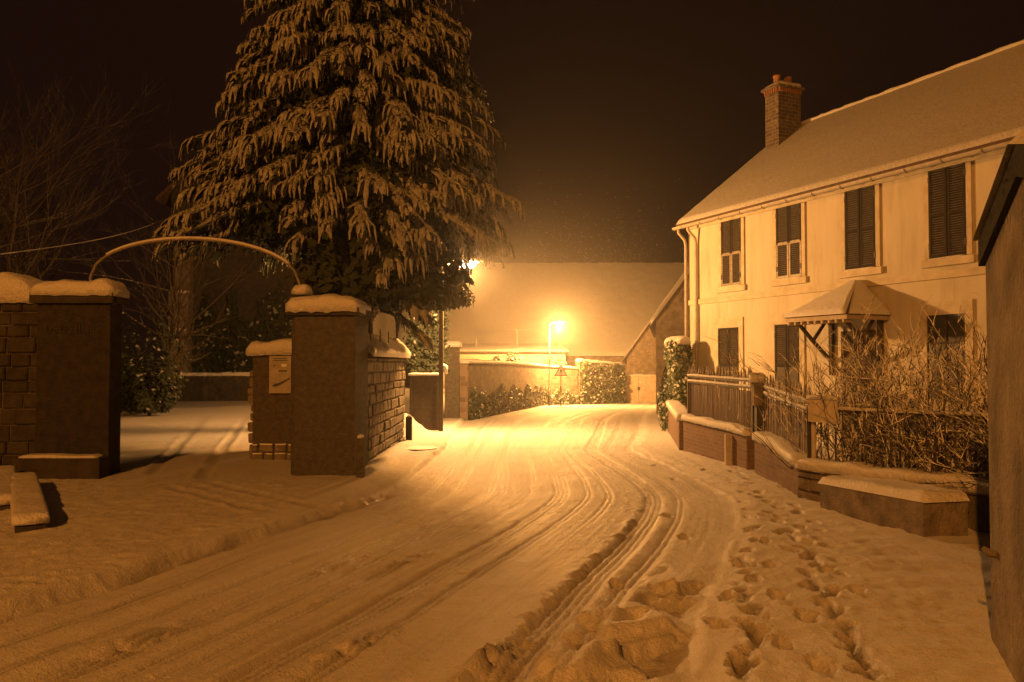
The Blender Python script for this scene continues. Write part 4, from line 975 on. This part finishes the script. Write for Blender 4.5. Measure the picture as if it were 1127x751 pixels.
# left pillar and wall
lp = thing('gate_pillar', 'dark stone gate pillar with faded lettering and snow cap, left of the gateway', 'pillar', (-6.5, 12.5, surf(-6.5, 12)), 'gateway pillars')
gz = surf(-6.5, 12)
MB().prism([(-7.16, 12.0), (-6.06, 12.0), (-6.06, 12.36), (-7.16, 12.36)], gz-0.3, EYE+0.90).build('shaft', 'render_dark', lp, bevel=0.02)
MB().prism([(-7.24, 11.92), (-5.99, 11.92), (-5.99, 12.44), (-7.24, 12.44)], EYE+0.904, EYE+1.06).build('coping_stone', 'stone_dark', lp, bevel=0.015)
MB().prism([(-7.3, 11.66), (-6.02, 11.66), (-6.02, 11.98), (-7.3, 11.98)], gz-0.3, gz+0.30).build('plinth', 'stone_dark', lp, bevel=0.02)
snow_cap([(-7.22, 11.80, gz+0.30), (-6.08, 11.80, gz+0.30)], 0.26, 0.05, 'snow_cap', lp, over=0.0, seed=27, droop=0.01)
snow_cap([(-7.2, 12.18, EYE+1.06), (-6.03, 12.18, EYE+1.06)], 0.50, 0.22, 'snow_cap', lp, over=0.05, seed=28, droop=0.07, rough=2.0)
cu = bpy.data.curves.new('lettering', 'FONT'); cu.body = 'DELPHINES'; cu.size = 0.17; cu.align_x = 'CENTER'; cu.extrude = 0.002
tx = bpy.data.objects.new('lettering', cu); COL.objects.link(tx); tx.location = (-6.62, 11.985, EYE+0.46); tx.rotation_euler = (R(90), 0, 0); cu.materials.append(MATS['stone_dark'])
bpy.context.view_layer.update()
dg = bpy.context.evaluated_depsgraph_get(); me = bpy.data.meshes.new_from_object(tx.evaluated_get(dg)); loc = tx.matrix_world.copy(); bpy.data.objects.remove(tx)
me.transform(loc); me.materials.clear(); me.materials.append(MATS['stone_dark']); lt = bpy.data.objects.new('lettering', me); COL.objects.link(lt); attach(lt, lp)
lw = thing('stone_wall', 'dark rubble boundary wall with snow heap left of the lettered pillar', 'wall', (-9, 12.4, surf(-8, 12)))
MB().prism([(-13.5, 12.16), (-7.18, 12.16), (-7.18, 12.6), (-13.5, 12.6)], -0.6, EYE+0.98).build('core', 'mortar', lw)
stones_on(lw, (-8.6, 12.16, 0), (-7.18, 12.16, 0), -0.14, EYE+0.98, (0, -1, 0), 'stone_dark', 0.16, 0.26, 0.22, 0.46, 0.06, 8)
snow_cap([(-13.5, 12.48, EYE+0.98), (-7.35, 12.48, EYE+0.98)], 0.75, 0.40, 'snow_cap', lw, over=0.07, seed=29, droop=0.1)
# iron arch over the gateway
d_ = 12.2; xa, xb = ray(98, d_), ray(329, d_); zA, zB, zt_ = hgt(305, d_), hgt(312, d_), hgt(263, d_)
pts = []
for i in range(41):
    u = i/40; x = xa+(xb-xa)*u; c_ = math.sin(math.pi*u)**0.62 if 0 < u < 1 else 0
    c_ = math.sqrt(max(0, 1-(2*u-1)**2)); base = zA+(zB-zA)*u; pts.append((x, d_, base+(zt_-(zA+zB)/2)*c_))
ar = thing('iron_arch', 'thin iron arch spanning the gateway between the two pillars', 'arch', (xa, d_, zA))
MB().tube([(xa, d_, zA-0.35)]+pts+[(xb, d_, zB-0.3)], 0.022, 8).build('hoop', 'iron_pale', ar, True)
q = MB(); q.tube([(p[0], p[1], p[2]+0.022) for p in pts[3:-2]], [0.024]*len(pts[3:-2]), 6); q.build('snow_cap', 'snow', ar, True)
# low snow-covered kerb walls at the left edge
for (p, q_, lab, sd) in (((-6.66, 10.9), (-4.6, 7.66), 'snow-covered low kerb wall slanting towards the road, nearer the gateway', 31), ((-7.25, 11.4), (-5.72, 8.9), 'snow-covered low kerb wall at the left picture edge', 32)):
    a = Vector((*p, 0)); b = Vector((*q_, 0)); e = (b-a).normalized(); n_ = Vector((e.y, -e.x, 0))*0.13
    t = thing('kerb_wall', lab, 'kerb wall', (a.x, a.y, surf(*p)), 'low kerb walls')
    za, zb = surf(*p), surf(*q_)
    MB().hexa([up(a+n_, za-0.2), up(b+n_, zb-0.2), up(b-n_, zb-0.2), up(a-n_, za-0.2), up(a+n_, za+0.14), up(b+n_, zb+0.10), up(b-n_, zb+0.10), up(a-n_, za+0.14)][::1]).build('core', 'stone_dark', t)
    snow_cap([up(a, za+0.13), up(b, zb+0.09)], 0.26, 0.09, 'snow_cap', t, over=0.03, seed=sd, rough=0.6)
# small posts by the stone wall
for (x, y, h, w, nm, lab, mt) in ((-2.26, 11.92, 0.58, 0.12, 'guard_post', 'short weathered guard post at the foot of the right gate pillar', 'render_grey'), (-2.22, 17.2, 0.50, 0.13, 'bollard', 'short dark bollard beside the far end of the stone wall', 'iron')):
    z = surf(x, y); t = thing(nm, lab, 'post', (x, y, z)); MB().box((x, y, z+h/2-0.1), (w, w, h+0.2)).build('shaft', mt, t, bevel=0.012)
    snow_cap([(x-0.03, y, z+h), (x+0.03, y, z+h)], w*0.9, 0.05, 'snow_cap', t, over=0.01, seed=x, droop=0.01)
x, y = -1.86, 15.9; z = surf(x, y)
t = thing('manhole_cover', 'dark round manhole cover showing through pavement snow near the bollard', 'manhole cover', (x, y, z))
MB().lathe((x, y, z-0.04), [(0.36, 0), (0.36, 0.062), (0.34, 0.066), (0.0, 0.066)], 28).build('disc', 'iron_snowy', t)
# dark metal gate, pole and brick corner left of the road
t = thing('metal_gate', 'dark sheet-metal side gate behind the snow bank', 'gate', (-2.3, 21.2, surf(-2.3, 21.2)))
x0, x1 = ray(451, 21.2), ray(483, 21.2); z0 = surf(-2.3, 21.6)
MB().box(((x0+x1)/2, 21.2, z0+0.38), (x1-x0, 0.04, 2.2)).build('leaf', 'wood_dark', t)
for f in (0.05, 0.95): MB().box((x0+(x1-x0)*f, 21.16, z0+0.65), (0.05, 0.03, 1.66)).build('stile', 'iron', t)
snow_cap([(x0, 21.2, z0+1.475), (x1, 21.2, z0+1.475)], 0.05, 0.06, 'snow_cap', t, seed=33, droop=0.02)
# ivy over the wall behind the pole
n = 5000; u = rng.random(n); z = rng.random(n)
C = np.stack([-3.1+1.0*u+0.1*rng.normal(size=n), 24.6+0.25*rng.normal(size=n)+0*u, 1.35+2.0*z*(0.75+0.25*np.sin(u*9))], -1); N = np.tile(np.array([0.3, -1.0, 0.3]), (n, 1))
t = leafy_thing('ivy_plant', 'snow-flecked ivy over the side gate beside the dark pole', 'ivy', C, N, 0.08, 0.0, (-2.6, 24.6, surf(-2.6, 24.6)), mats=('needle', 'needle_snow'), top_bias=0.08)
MB().tube([(-2.6, 24.7, -0.5), (-2.55, 24.65, 1.5), (-2.45, 24.6, 3.0)], [0.05, 0.04, 0.015], 6).build('stem', 'bark', t)

# ------------------------------------------------------------------ right-hand foreground gable
t = thing('stone_outhouse', 'stained gable wall of an outhouse with dark roof edge at the right', 'outhouse', (3.9, 3.2, 0))

A1 = Vector((2.815, 4.72, 0)); WD = Vector((-0.385, -0.923, 0)).normalized(); WR = Vector((-WD.y, WD.x, 0))   # gable plane runs towards the viewer, house lies to its right
GL = 2.2; ev = EYE+0.585; rise = 0.28; DEP = 3.4; gz = -0.4
PT = lambda u, w, z: A1+WD*u+WR*w+Vector((0, 0, z))
q = MB()
q.poly([PT(0, 0, gz), PT(0, 0, ev), PT(GL/2, 0, ev+rise), PT(GL, 0, ev), PT(GL, 0, gz)])
q.poly([PT(GL, DEP, gz), PT(GL, DEP, ev), PT(GL/2, DEP, ev+rise), PT(0, DEP, ev), PT(0, DEP, gz)])
q.poly([PT(0, DEP, gz), PT(0, DEP, ev), PT(0, 0, ev), PT(0, 0, gz)]); q.poly([PT(GL, 0, gz), PT(GL, 0, ev), PT(GL, DEP, ev), PT(GL, DEP, gz)])
q.build('wall', 'old_wall', t)
sl = rise/(GL/2); oh = 0.055; OUT = -0.03; TH = 0.15
q = MB(); caps = []
for (ue, um) in ((-oh, GL/2), (GL+oh, GL/2)):
    ze_ = ev-sl*oh+0.012; zr = ev+rise+0.012
    lo_ = [PT(ue, OUT, ze_), PT(ue, DEP, ze_), PT(um, DEP, zr), PT(um, OUT, zr)]; hi_ = [up(p, TH) for p in lo_]
    q.poly(lo_); q.poly(hi_[::-1])
    for i in range(4): j = (i+1) % 4; q.poly([lo_[i], lo_[j], hi_[j], hi_[i]])
    caps.append(hi_)
rr_ = q.build('roof', 'thatch_edge', t)
for k, c_ in enumerate(caps): slab('snow_cap', [c_[0]-WR*0.03, c_[1], c_[2], c_[3]-WR*0.03], 0.085, 'snow', rr_, 40, 30, seed=36+k, amp=0.5)
q = MB(); r_ = random.Random(5)
for i in range(220):
    f = r_.random(); p = caps[0][0].lerp(caps[0][3], f)-Vector((0, 0, r_.uniform(0.0, TH))); l = r_.uniform(0.015, 0.04)
    b_ = p-WR*r_.uniform(0.008, 0.03)-Vector((0, 0, l)); q.poly([p+WR*0.004, b_, p+WD*0.014+WR*0.004])
q.build('ragged_edge', 'thatch_edge', rr_, kind='stuff')
p = PT(0.22, 0.01, EYE-1.08); MB().tube([p, p-WR*0.05+Vector((0, 0, 0.01)), p-WR*0.075-WD*0.02+Vector((0, 0, 0.03))], [0.02, 0.024, 0.014], 7).build('peg', 'stone', t, True)

# ------------------------------------------------------------------ big conifer
def conifer(cx, cy):
    z0 = surf(cx, cy); top = 15.9
    t = thing('conifer_tree', 'huge conifer with drooping snow-laden sprays behind the gateway', 'tree', (cx, cy, z0))
    MB().tube([(cx, cy, z0-0.3), (cx+0.05, cy, z0+3), (cx, cy, z0+8), (cx, cy, top)], [0.42, 0.34, 0.22, 0.03], 10).build('trunk', 'bark', t, True)
    V = []; MI = []; limbs = MB()
    def Rz(z): return 3.50*np.clip((15.9-z)/11.3, 0, 1)**0.82
    nb = 780; FV = []; FM = []
    K = 6; RS = 4
    for i in range(nb):
        f = (i+0.5)/nb
        z = top-0.3-(top-0.3-2.6)*math.sqrt(f)
        z = z+random.uniform(-0.35, 0.35)
        th = i*2.39996+random.uniform(-0.25, 0.25)
        rx = math.cos(th)
        if rx < -0.15 and z < 4.1: continue
        if z < 4.1 and random.random() < 0.45: continue
        if z < 4.4 and math.sin(th) > 0.1: continue
        bs = random.uniform(0.6, 1.55); sn = random.uniform(-0.14, 0.14)
        Rr = Rz(max(z, 4.4))*random.uniform(0.74, 1.05)*(1.0+0.10*math.sin(3*th+z*0.8)+0.06*math.sin(7*th-z*1.7))
        dx, dy = math.cos(th), math.sin(th)
        if z < 4.0: Rr *= random.uniform(0.5, 0.9)
        if z < 4.2 and dx > 0: Rr = min(Rr, 1.55/max(dx, 0.2))
        rise = random.uniform(0.15, 0.5)
        P = []
        for k in range(9):
            u = k/8; P.append(np.array([cx+dx*Rr*u, cy+dy*Rr*u, z+rise*Rr*0.28*math.sin(math.pi*min(1, u*1.05))+0.35*(1-u)-0.30*u**3]))
        limbs.tube(P[:8], [0.045*(1-0.85*k/8) for k in range(8)], 4, cap=False)
        ks = 5; sp = np.array(P[8-ks+1:]+[P[8]+np.array([dx*0.12, dy*0.12, -0.16])]); K2 = len(sp); tg = np.gradient(sp, axis=0); tg /= np.linalg.norm(tg, axis=1)[:, None]
        sd = np.cross(tg, np.array([0, 0, 1.0])); sd /= np.linalg.norm(sd, axis=1)[:, None]+1e-9; nn = np.cross(sd, tg); an = np.linspace(0, 2*np.pi, RS, endpoint=False)
        rq = (0.075*np.linspace(0.35, 1, K2)*rng.uniform(0.7, 1.3, K2))[:, None]*rng.uniform(0.7, 1.3, (K2, RS)); rq[-1] *= 0.3
        ring = sp[:, None]+(sd[:, None]*np.cos(an)[None, :, None]*1.5+nn[:, None]*np.sin(an)[None, :, None]*0.8)*rq[..., None]
        FV.append(np.stack([ring[:-1], np.roll(ring[:-1], -1, 1), np.roll(ring[1:], -1, 1), ring[1:]], 2).reshape(-1, 3))
        FM.append(np.tile((np.sin(an+np.pi/RS) > -0.1).astype(np.int32)[None], (K2-1, 1)).ravel())
        nf = int(22+20*min(1, Rr/3.0))
        for j in range(nf):
            q = j/nf; u = 1.0-0.58*q**1.1*random.uniform(0.85, 1.1); u = min(max(u, 0.35), 1.0)
            k = min(int(u*8), 7); p = P[k]+(P[k+1]-P[k])*(u*8-k)
            side = random.uniform(-1, 1)
            a = th+side*0.95; ox, oy = math.cos(a), math.sin(a)
            L = random.uniform(0.17, 0.44)*(0.7+0.3*min(1, Rr/2.5))*(1.1-0.3*abs(side))*bs
            s = np.linspace(0, 1, K); reach = 0.75*L*np.sin(s*1.55); drop = L*0.9*s**1.7-0.05*np.sin(s*3.1)
            c = np.stack([p[0]+ox*reach, p[1]+oy*reach, p[2]-drop], -1)+rng.normal(size=(K, 3))*0.008
            rad = random.uniform(0.022, 0.040)*np.array([0.6, 1.0, 1.0, 0.9, 0.65, 0.2])*rng.uniform(0.75, 1.25, K)
            tang = np.gradient(c, axis=0); tang /= np.linalg.norm(tang, axis=1)[:, None]
            sd = np.cross(tang, np.array([0, 0, 1.0])); sd /= np.linalg.norm(sd, axis=1)[:, None]+1e-9; nn = np.cross(sd, tang)
            an = np.linspace(0, 2*np.pi, RS, endpoint=False)
            rr_ = rad[:, None]*rng.uniform(0.65, 1.3, (K, RS))
            ring = c[:, None]+(sd[:, None]*np.cos(an)[None, :, None]*1.25+nn[:, None]*np.sin(an)[None, :, None]*0.85)*rr_[..., None]
            a0 = ring[:-1]; a1 = ring[1:]
            FV.append(np.stack([a0, np.roll(a0, -1, 1), np.roll(a1, -1, 1), a1], 2).reshape(-1, 3))
            upf = np.sin(an+np.pi/RS)                              # upper side of the finger carries the snow
            psn = np.tile(np.clip(0.68+0.75*upf, 0, 0.97)[None], (K-1, 1))-0.10*s[:-1, None]-(0.35 if u < 0.6 else 0)+sn
            FM.append((rng.random((K-1, RS)) < psn).astype(np.int32).ravel())
            N = 11; s = rng.random(N); kk = np.minimum((s*(K-1)).astype(int), K-2); ff = (s*(K-1)-kk)[:, None]
            cc = c[kk]*(1-ff)+c[kk+1]*ff; tt = tang[kk]; o = rng.normal(size=(N, 3)); o /= np.linalg.norm(o, axis=1)[:, None]
            o -= tt*(o*tt).sum(1)[:, None]; o /= np.linalg.norm(o, axis=1)[:, None]+1e-9
            cc = cc+o*rad[kk][:, None]*0.95; tt = tt+o*0.8+rng.normal(size=(N, 3))*0.25; tt /= np.linalg.norm(tt, axis=1)[:, None]
            nrm = o+np.array([0, 0, 0.6]); b = np.cross(nrm, tt); b /= np.linalg.norm(b, axis=1)[:, None]+1e-9
            ln = rng.uniform(0.03, 0.07, (N, 1)); wd = rng.uniform(0.008, 0.015, (N, 1))
            V.append(np.stack([cc-tt*ln*0.3, cc+b*wd, cc+tt*ln, cc-b*wd], 1))
            MI.append((rng.random(N) < 0.55+sn+0.45*o[:, 2]).astype(np.int32))
    V = [np.concatenate(FV).reshape(-1, 4, 3)]+V; MI = FM+MI
    # dark inner mass
    n = 60000; z = 2.9+(top-3.2)*rng.random(n)**1.6; th = rng.uniform(0, 2*math.pi, n); rr = Rz(np.maximum(z, 4.3))*rng.uniform(0.05, 0.74, n)
    ok = (z > 4.1) | ((np.cos(th) > -0.3) & (rr < 3)); z, th, rr = z[ok], th[ok], rr[ok]
    C = np.stack([cx+rr*np.cos(th), cy+rr*np.sin(th), z], -1); Vl, Fl = leaves(C, np.stack([np.cos(th), np.sin(th), 0*z+0.3], -1), 0.12, 1.8)
    V = np.concatenate(V).reshape(-1, 3); mi = np.concatenate(MI+[np.zeros(len(C), np.int32)]); V = np.concatenate([V, Vl])
    raw('crown', V, np.arange(len(V)).reshape(-1, 4), ['needle', 'needle_snow'], t, mi)
    limbs.build('limb', 'bark', t, kind='stuff')
    return t
conifer(-3.40, 17.2)

# ------------------------------------------------------------------ bare shrub over the railing
def twigs(mb, p, d, L, r, depth, rnd, grav=0.0, n=5, spread=0.7, kids=3):
    pts = [Vector(p)]; rad = [r]; d = Vector(d).normalized()
    for i in range(n):
        d = (d+Vector((rnd.uniform(-1, 1), rnd.uniform(-1, 1), rnd.uniform(-0.6, 0.8)))*0.22+Vector((0, 0, -grav))).normalized()
        pts.append(pts[-1]+d*L/n); rad.append(r*(1-0.7*(i+1)/n))
    mb.tube(pts, rad, 4, cap=False)
    if depth > 0:
        for k in range(kids):
            i = rnd.randint(1, n); q = pts[i]; dd = (pts[i]-pts[i-1]).normalized()
            dd = dd+Vector((rnd.uniform(-1, 1), rnd.uniform(-1, 1), rnd.uniform(-0.3, 0.9)))*spread
            twigs(mb, q, dd, L*rnd.uniform(0.4, 0.65), max(rad[i]*0.75, 0.005), depth-1, rnd, grav, n, spread, kids)
rnd = random.Random(11)
wd_ = (P3[2]-P3[0]); wd_.z = 0; wl = wd_.length; wd_.normalize(); bk = -n3
s0 = P3[0]+wd_*1.0+bk*0.7
sh = thing('bare_shrub', 'bare tangled shrub dusted with snow growing over the dark railing', 'shrub', (s0.x, s0.y, surf(s0.x, s0.y)))
mb = MB()
for i in range(300):
    u = rnd.uniform(-0.1, wl+0.2); o = rnd.uniform(0.25, 1.3); p = P3[0]+wd_*u+bk*o; z = surf(p.x, p.y)
    d = Vector((rnd.uniform(-0.55, 0.55), rnd.uniform(-0.55, 0.55), 1))
    twigs(mb, (p.x, p.y, z-0.05), d, rnd.uniform(0.9, 1.5), rnd.uniform(0.011, 0.019), 3, rnd, 0.03, 5, 0.85, 3)
mb.build('branches', 'twig', sh)
mb = MB()
for i in range(40):                                              # trailing stems hanging over rail and wall top
    u = rnd.uniform(0.9, wl); o = rnd.uniform(0.15, 0.6); p = P3[0]+wd_*u+bk*o; z = surf(p.x, p.y)+rnd.uniform(0.5, 1.1)
    d = n3*rnd.uniform(-0.1, 0.4)+wd_*rnd.uniform(-1, 1)+Vector((0, 0, rnd.uniform(-0.2, 0.5)))
    twigs(mb, (p.x, p.y, z), d, rnd.uniform(0.5, 0.9), rnd.uniform(0.010, 0.02), 1, rnd, 0.07, 7, 0.6, 3)
mb.build('trailing_stem', 'twig', sh, kind='stuff')

# ------------------------------------------------------------------ dark grounds behind the gateway
def bare_tree(x, y, H, seed, label, lean=0.0):
    rnd = random.Random(seed); z = surf(x, y); t = thing('bare_tree', label, 'tree', (x, y, z), 'bare trees behind the gateway')
    tr = MB(); pts = [Vector((x, y, z-0.3))]; rad = [0.2]
    for i in range(7): pts.append(pts[-1]+Vector((rnd.uniform(-0.2, 0.2)+lean, rnd.uniform(-0.2, 0.2), H*0.7/7))); rad.append(0.2*(1-0.8*(i+1)/7))
    tr.tube(pts, rad, 8); tr.build('trunk', 'bark', t, True)
    cr = MB()
    for k in range(30):
        i = rnd.randint(2, 7); d = Vector((rnd.uniform(-1, 1), rnd.uniform(-1, 1), rnd.uniform(0.2, 1.1)))
        twigs(cr, pts[i], d, rnd.uniform(0.22, 0.38)*H, rad[i]*0.45, 3, rnd, -0.01, 4, 0.75, 3)
    cr.build('crown', 'twig_far', t); return t
bare_tree(-17.5, 27, 11, 1, 'tall bare tree at the far left beyond the boundary wall', 0.1)
bare_tree(-13.4, 31, 9.5, 2, 'bare tree between the far left tree and the buttressed building', 0.0)
bare_tree(-22.5, 38, 13, 3, 'distant bare tree rising behind the boundary wall', 0.0)
bare_tree(-15.2, 22, 9, 4, 'bare tree close behind the dark boundary wall at the left edge', -0.05)
bare_tree(-20.5, 30, 12, 5, 'broad bare tree between the two farthest left trees', 0.05)
bare_tree(-26, 33, 13, 7, 'bare tree at the outermost left rising high in the dark', 0.1)
# snowy bushes by the drive
for (px_, d_, w_, h_, lab) in ((152, 27, 1.7, 3.6, 'tall dark bush with snowy twigs left of the buttress'), (165, 25.5, 1.0, 1.9, 'rounded snow-dusted bush in front of the tall dark bush'), (128, 28.5, 1.2, 2.4, 'dark bush beside the left gate pillar')):
    x = ray(px_, d_); z0 = surf(x, d_); n = 2600; a = rng.normal(size=(n, 3)); a /= np.linalg.norm(a, axis=1)[:, None]; a[:, 2] = np.abs(a[:, 2]); rr = rng.random(n)**0.35*(0.75+0.35*np.sin(a[:, 0]*6+a[:, 2]*5))
    C = np.array([x, d_, z0+0.15])+a*rr[:, None]*np.array([w_, w_*0.8, h_]); t = leafy_thing('bush', lab, 'bush', C, a+np.array([0, 0, 0.3]), 0.11, 0.0, (x, d_, z0), 'bushes by the drive', top_bias=0.05, mats=('needle', 'needle_snow'))
    MB().tube([(x, d_, z0-0.2), (x, d_, z0+h_*0.6)], [0.07, 0.02], 6).build('stem', 'bark', t)
# buttressed stone building
t = thing('stone_building', 'dark stone building with stepped buttress and ivy beyond the gateway', 'building', (-13, 42, surf(-13, 42)))
z0 = -0.7
q = MB(); f0, f1, yf = -17.2, -7.6, 40.0
q.prism([(f0, yf), (f1, yf), (f1, 52), (f0, 52)], z0, 10.2)
q.poly([(f0, yf, 10.2), (f1, yf, 10.2), ((f0+f1)/2, yf, 14.6)]); q.poly([(f1, 52, 10.2), (f0, 52, 10.2), ((f0+f1)/2, 52, 14.6)])
q.build('wall', 'stone_dark', t)
q = MB(); xm = (f0+f1)/2
for sgn, xe in ((-1, f0-0.6), (1, f1+0.6)):
    a, b, c, d = Vector((xe, yf-0.4, 9.72)), Vector((xe, 52.4, 9.72)), Vector((xm, 52.4, 14.75)), Vector((xm, yf-0.4, 14.75))
    q.hexa([a, b, c, d, up(a, 0.15), up(b, 0.15), up(c, 0.15), up(d, 0.15)])
    slabq = [up(p, 0.16) for p in (a, b, c, d)]
    if sgn == -1: sq1 = slabq
    else: sq2 = slabq
rf_ = q.build('roof', 'tile_roof', t)
slab('snow_cap', sq1, 0.12, 'snow_soft', rf_, 20, 16, seed=40); slab('snow_cap', sq2, 0.12, 'snow_soft', rf_, 20, 16, seed=41)
bxa, bxb = ray(187, 39.3), ray(205, 39.3)
prev = z0
for i, (zt_, dep) in enumerate(((hgt(364, 39.3), 0.95), (hgt(322, 39.3), 0.70), (hgt(272, 39.3), 0.45))):
    bt = MB().prism([(bxa-0.12*(2-i), yf-dep), (bxb+0.05*(2-i), yf-dep), (bxb+0.05*(2-i), yf-0.002), (bxa-0.12*(2-i), yf-0.002)], prev, zt_).build('buttress', 'stone', t)
    snow_cap([(bxa-0.1*(2-i), yf-dep+0.12, zt_), (bxb, yf-dep+0.12, zt_)], 0.2, 0.14, 'snow_cap', bt, over=0.03, seed=42+i); prev = zt_
n = 5200; u = rng.random(n); z = rng.random(n)**1.2
C = np.stack([-16.3+7.5*u, yf-0.08-0.25*rng.random(n), 0.3+5.6*z*np.clip(0.75+0.8*fbm(u*4, u*0+3, 3), 0.2, 1.2)], -1)
iv = leafy_thing('ivy_plant', 'dark ivy climbing the stone building right of its buttress', 'ivy', C, np.tile(np.array([0, -1.0, 0.25]), (n, 1)), 0.15, 0.04, (-13.5, yf-0.1, z0), mats=('needle', 'needle_snow'), top_bias=0.1)
W7, P7, Z7 = wall_run('yard_wall', 'dark low wall with snowy top closing the drive', [(-16.4, 35.6), (-7.0, 36.4)], 1.15, 0.35, 'stone_dark', 0.16, coping=0.0, seed=45)
# pickets
t = thing('picket_fence', 'short dark picket fence beside the drive under the bushes', 'fence', (ray(158, 30), 30, surf(ray(158, 30), 30)))
z0 = surf(ray(158, 30), 30)
for i in range(6):
    x = ray(133+i*10, 30); MB().box((x, 30, z0+0.45), (0.11, 0.05, 1.1+0.06*(i % 3))).build('picket', 'wood_dark', t)
MB().box((ray(158, 30), 30.05, z0+0.55), (2.1, 0.04, 0.09)).build('rail', 'wood_dark', t)
# cable from the left to the building
a = Vector((ray(-30, 15), 15, hgt(283, 15))); b = Vector((ray(186, 39.5), 39.5, hgt(238, 39.5)))
pts = [a.lerp(b, i/20)-Vector((0, 0, 0.25*math.sin(math.pi*i/20))) for i in range(21)]
tag(MB().tube(pts, [0.012+0.012*i/20 for i in range(21)], 5).build('overhead_cable', 'iron_pale', None, True), 'thin overhead cable slanting up to the dark stone building', 'cable')

# ------------------------------------------------------------------ falling snow
n = 6000
C = np.stack([rng.uniform(-5, 8, n), rng.uniform(30, 52, n), rng.uniform(0.3, 9.0, n)], -1)
rad = rng.uniform(0.005, 0.013, (n, 1)); tet = np.array([[1, 1, 1], [-1, -1, 1], [-1, 1, -1], [1, -1, -1]])*0.7
V = (C[:, None, :]+tet[None]*rad[:, None, :]).reshape(-1, 3); b4 = np.arange(n)[:, None]*4
F = np.concatenate([b4+np.array([0, 1, 2]), b4+np.array([0, 3, 1]), b4+np.array([0, 2, 3]), b4+np.array([1, 3, 2])])
o = raw('falling_snow', V, F, 'flake', kind='stuff'); tag(o, 'small snowflakes falling through the lamplight over the road', 'snow')

# ------------------------------------------------------------------ snowy air
m = bpy.data.materials.new('air'); m.use_nodes = True; nt = m.node_tree; nt.nodes.clear()
out = nt.nodes.new('ShaderNodeOutputMaterial'); pv = nt.nodes.new('ShaderNodeVolumePrincipled')
pv.inputs['Color'].default_value = (0.9, 0.9, 0.9, 1); pv.inputs['Density'].default_value = 0.0019; pv.inputs['Anisotropy'].default_value = 0.87
nt.links.new(pv.outputs[0], out.inputs['Volume']); MATS['air'] = m
hz = MB().box((0, 30, 10), (110, 130, 27)).build('haze', 'air', None); hz['kind'] = 'stuff'
tag(hz, 'thin snowy night air glowing around the street lamp', 'haze')
